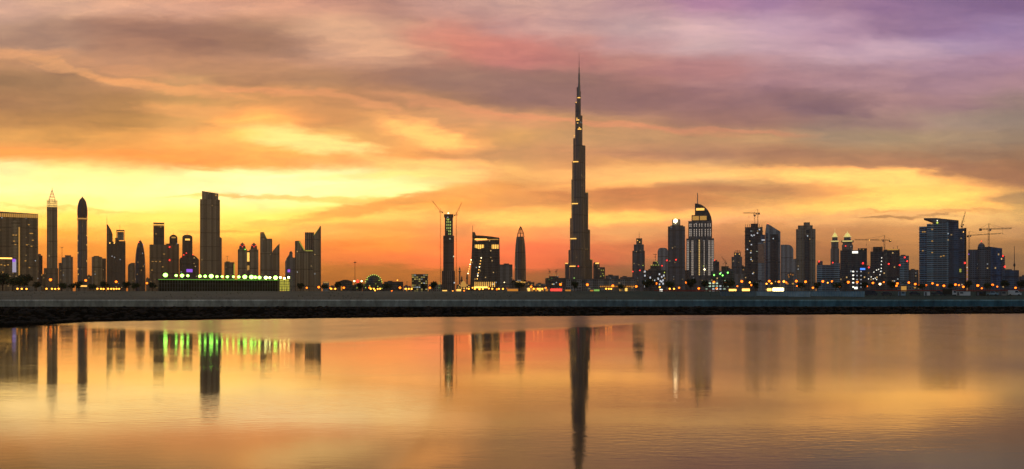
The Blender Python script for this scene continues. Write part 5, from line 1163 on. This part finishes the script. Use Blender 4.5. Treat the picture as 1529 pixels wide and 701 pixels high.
TREES = [(4, 700, 1.9, 0, 'broad'), (19, 690, 1.7, 1, 'spreading'), (36, 700, 1.75, 0, 'broad'), (54, 640, 1.0, 2, 'small'), (92, 620, .95, 1, 'small'), (107, 610, .8, 2, 'bushy'), (118, 640, 1.0, 0, 'broad'), (139, 600, .8, 1, 'small'), (156, 610, .95, 2, 'bushy'), (188, 600, .9, 0, 'low'), (204, 620, .95, 1, 'spreading'), (228, 600, .85, 2, 'small'),
 (448, 610, .8, 0, 'low'), (484, 600, .8, 1, 'bushy'), (503, 610, .95, 2, 'small'), (537, 640, .9, 0, 'broad'), (578, 620, .9, 1, 'spreading'), (633, 610, .8, 2, 'small'), (648, 620, .95, 0, 'bushy'), (775, 640, 1.1, 1, 'bushy'), (766, 630, .9, 3, 'feathery palm'), (784, 640, 1.0, 3, 'tall palm'), (858, 610, .95, 0, 'dark'), (870, 620, .9, 3, 'feathery palm'), (927, 610, .8, 1, 'small'),
 (965, 600, 1.0, 0, 'broad'), (972, 640, 1.25, 2, 'tall'), (998, 640, 1.15, 1, 'spreading'), (1032, 650, 1.25, 0, 'broad'), (1054, 640, 1.1, 2, 'bushy'), (1090, 640, 1.3, 1, 'tall'), (1128, 620, .9, 0, 'low'), (1135, 640, 1.0, 3, 'feathery palm'), (1196, 620, .9, 2, 'small'), (1221, 620, .9, 0, 'broad'), (1248, 620, 1.0, 1, 'bushy'), (1262, 620, .9, 3, 'feathery palm'), (1290, 620, .95, 2, 'small'), (1332, 620, 1.0, 0, 'broad'), (1350, 640, .9, 3, 'palm'), (1378, 620, .9, 1, 'spreading'), (1418, 610, .8, 2, 'small'), (1446, 620, 1.0, 0, 'broad'), (1474, 610, .9, 1, 'bushy'), (1500, 620, 1.1, 2, 'tall'), (1524, 620, 1.0, 0, 'broad')]
seen = {}
for px, D, sc, kind, adj in TREES:
    ref = min(REF, key=lambda q: abs(q[0] - px))[1]; k = (adj, ref); seen[k] = seen.get(k, 0) + 1
    noun = '' if 'palm' in adj else ' tree'
    lb = f'{adj}{noun} silhouetted before {ref}' + ('' if seen[k] == 1 else ', further right of two')
    P = protos[kind]; name = 'palm_tree' if kind == 3 else 'leafy_tree'
    if P[3] is None:
        o = bpy.data.objects.new(name, None); col.objects.link(o); P[3] = o
        P[0].build('trunk', 'trunk', o); P[1].build('crown', P[2], o)
    else:
        o = P[3].copy(); col.objects.link(o)
        for ch in list(P[3].children): c = ch.copy(); col.objects.link(c); c.parent = o
    o.location = (at(px, D), D, GZ); o.scale = (sc, sc, sc); o.rotation_euler = (0, 0, px * .7)
    tag(o, lb, 'palm' if kind == 3 else 'tree', 'trees along the waterfront road')

# ---------------------------------------------------------------- hoarding, rails for light trails, vehicles and cabins on the bank
def emb(D): return 4.05 + 3.95 * max(0, min(1, (D - 388) / 62)) ** .85
def hoarding(l, r, m, label):
    D = 408; s = Thing('site_hoarding', label, 'hoarding', (l + r) / 2, D, 'lengths of site hoarding', gz=5.3); x0, x1 = s.X(l), s.X(r) - .05
    mb = MB(); n = int((x1 - x0) / .5); zt = s.Z(435.2)
    for k in range(n):
        a, b = x0 + (x1 - x0) * k / n, x0 + (x1 - x0) * (k + 1) / n; ya, yb = (0, .14) if k % 2 else (.14, 0)
        mb.face([(a, ya, 0), (b, yb, 0), (b, yb, zt), (a, ya, zt)]); mb.face([(b, yb + .05, 0), (a, ya + .05, 0), (a, ya + .05, zt), (b, yb + .05, zt)])
    s.add('sheeting', mb, m)
    mb = MB(); mb.box(x0, x1, -.08, .24, zt - .02, zt + .1, 0); s.add('top_rail', mb, 'steel')
    for k in range(int((x1 - x0) / 4) + 1):
        x = x0 + .1 + (x1 - x0 - .2) * k / int((x1 - x0) / 4); mb = MB(); mb.box(x - .09, x + .09, .25, .45, 0, zt, 0); s.add('post', mb, 'steel')
hoarding(1074.6, 1129, 'sheet_dark', 'dull bluish hoarding below the fork crowned tower'); hoarding(1129, 1210, 'sheet_blue', 'ribbed pale blue hoarding below the slant peaked tower'); hoarding(1210, 1291, 'sheet_blue2', 'ribbed blue hoarding below the banded glass block')
def trail_rail(l, r, label, m, D=446):  # red rails added in place of car light trails
    s = Thing('light_trail_rail', label, 'light trail rail', (l + r) / 2, D, gz=emb(D) - .2); x0, x1 = s.X(l), s.X(r)
    mb = MB(); mb.box(x0, x1, -.06, .06, .55, .95, 0); s.add('beam', mb, m); mb = MB(); mb.box(x0, x1, -.05, .05, .22, .38, 0); s.add('lower_beam', mb, m)
    n = min(90, int((x1 - x0) / 2.5))
    for k in range(n + 1):
        x = x0 + .1 + (x1 - x0 - .2) * k / n; mb = MB(); mb.box(x - .07, x + .07, .07, .2, 0, .9, 0); s.add('post', mb, 'steel')
trail_rail(977, 1074, 'red rail standing in for car light trails below the sail topped hotel', 'trail_red'); trail_rail(1292, 1529, 'red brown rail standing in for light trails below the wedge roofed tower', 'trail_red')

def wheel(s, x, y, r, par=None):
    mb = MB(); n = 14
    ring = [(r * math.cos(2 * math.pi * k / n), r * math.sin(2 * math.pi * k / n)) for k in range(n)]
    mb.profile([(x + a, r + c) for a, c in ring], y - .12, y + .12, 0); w = s.add('wheel', mb, 'tyre')
    mb = MB(); mb.profile([(x + a * .55, r + c * .55) for a, c in ring], y - .15, y + .15, 0); s.add('rim', mb, 'steel', w)
def vehicle(px, D, label, kind, m):
    s = Thing(kind, label, {'box_truck': 'truck', 'van': 'van', 'pickup_truck': 'pickup', 'car': 'car'}[kind], px, D, gz=emb(D) + .03)
    if kind == 'box_truck':
        L = 5.4; mb = MB(); mb.box(-2.6, .9, -1.1, 1.1, .75, 2.75, 0); s.add('cargo_box', mb, m)
        mb = MB(); mb.profile([(1.0, .5), (2.7, .5), (2.72, 1.2), (2.35, 2.05), (1.0, 2.1)], -1, 1, 0); s.add('cab', mb, 'white_paint')
        mb = MB(); mb.profile([(1.5, 1.25), (2.55, 1.25), (2.25, 1.95), (1.5, 1.95)], -1.02, 1.02, 0); s.add('window', mb, 'car_glass')
        mb = MB(); mb.box(-2.6, 2.4, -.8, .8, .45, .74, 0); s.add('chassis', mb, 'dsteel'); ws = (-1.7, 1.9)
    elif kind == 'van':
        mb = MB(); mb.profile([(-2.5, .4), (2.5, .4), (2.52, 1.1), (1.9, 1.3), (1.2, 2.2), (-2.45, 2.25)], -.95, .95, 0); s.add('body', mb, m)
        mb = MB(); mb.profile([(.2, 1.3), (1.7, 1.3), (1.1, 2.0), (.2, 2.0)], -.97, .97, 0); s.add('window', mb, 'car_glass'); ws = (-1.6, 1.6)
    else:
        pr = [(-2.2, .35), (2.2, .35), (2.25, .85), (1.3, 1.0), (.6, 1.55), (-1.1, 1.58), (-1.9, 1.05), (-2.22, .95)] if kind == 'car' else [(-2.5, .5), (2.5, .5), (2.5, 1.15), (1.5, 1.25), (.9, 1.85), (-.5, 1.85), (-.6, 1.2), (-2.5, 1.2)]
        mb = MB(); mb.profile(pr, -.88, .88, 0); s.add('body', mb, m)
        mb = MB(); mb.profile([(-1.5, 1.05), (1.0, 1.05), (.5, 1.48), (-1.0, 1.5)] if kind == 'car' else [(-.4, 1.3), (1.25, 1.3), (.8, 1.76), (-.4, 1.76)], -.9, .9, 0); s.add('window', mb, 'car_glass'); ws = (-1.4, 1.4)
    for x in ws:
        for y in (-.85, .85): wheel(s, x, y, .36)
    for y in (-.6, .6):
        mb = MB(); x = {'box_truck': 2.72, 'van': 2.52, 'pickup_truck': 2.5, 'car': 2.25}[kind]; mb.box(x - .04, x + .04, y - .14, y + .14, .7, .86, 0); s.add('headlight', mb, 'white_paint')
def cabin(l, r, label, m, D=412):
    s = Thing('site_cabin', label, 'cabin', (l + r) / 2, D, gz=emb(D) - .05); a, c = s.X(l), s.X(r); zt = s.Z(435.6)
    mb = MB(); mb.box(a, c, -1.2, 1.2, .15, zt, 0); s.add('shell', mb, m); mb = MB(); mb.box(a - .1, c + .1, -1.3, 1.3, zt + .002, zt + .14, 0); s.add('roof', mb, 'dconc')
    mb = MB(); mb.box(a + .3, a + 1.1, -1.25, -1.19, .2, zt - .25, 0); s.add('door', mb, 'steel')
    if c - a > 2.4: mb = MB(); mb.box(a + 1.4, min(c - .3, a + 2.6), -1.25, -1.19, 1.0, zt - .3, 0); s.add('window', mb, 'car_glass')
    mb = MB()
    for x in (a + .2, c - .2): mb.box(x - .15, x + .15, -1, 1, -.1, .149, 0)
    s.add('skid', mb, 'dconc')
cabin(1379.6, 1388.6, 'small white site cabin below the wedge roofed tower', 'white_paint'); cabin(1428, 1449, 'long white site cabin below the slim unfinished slab', 'white_paint'); cabin(1491, 1503.4, 'pale grey site cabin below the needle mast', 'conc'); cabin(1341, 1352, 'dull bluish cabin below the red lit grey block', 'sheet_blue')
cabin(1457.6, 1472, 'dark cabin between the long white cabin and the pickup', 'dark_ply')
vehicle(1301, 412, 'dark parked van just right of the blue hoarding', 'van', 'black_paint'); vehicle(1324, 414, 'dark parked car between the dark van and bluish cabin', 'car', 'black_paint'); vehicle(1400, 414, 'dark pickup beside the small white cabin', 'pickup_truck', 'black_paint'); vehicle(1418, 412, 'dark box truck left of the long white cabin', 'box_truck', 'dark_ply'); vehicle(1481, 412, 'blue grey pickup left of the pale grey cabin', 'pickup_truck', 'sheet_blue'); vehicle(1515, 412, 'white van near the right edge of the bank', 'van', 'white_paint'); vehicle(1366, 415, 'dark car left of the small white cabin', 'car', 'black_paint')

# ---------------------------------------------------------------- dusk haze
HAZE = 4.5e-5
hm = bpy.data.materials.new('haze_air'); hm.use_nodes = True
t = NT(hm.node_tree); t.n.clear(); vp = t.new('ShaderNodeVolumePrincipled'); ho = t.new('ShaderNodeOutputMaterial'); t.link(vp.outputs[0], ho.inputs['Volume'])
vp.inputs['Color'].default_value = (.94, .86, .64, 1); vp.inputs['Density'].default_value = HAZE; vp.inputs['Anisotropy'].default_value = .5
mb = MB(); mb.box(-3600, 3600, -60, 4600, -2, 880, 0); hz = mb.build('haze', hm); tag(hz, 'thin dusk haze over the water and city', 'haze', kind='stuff')
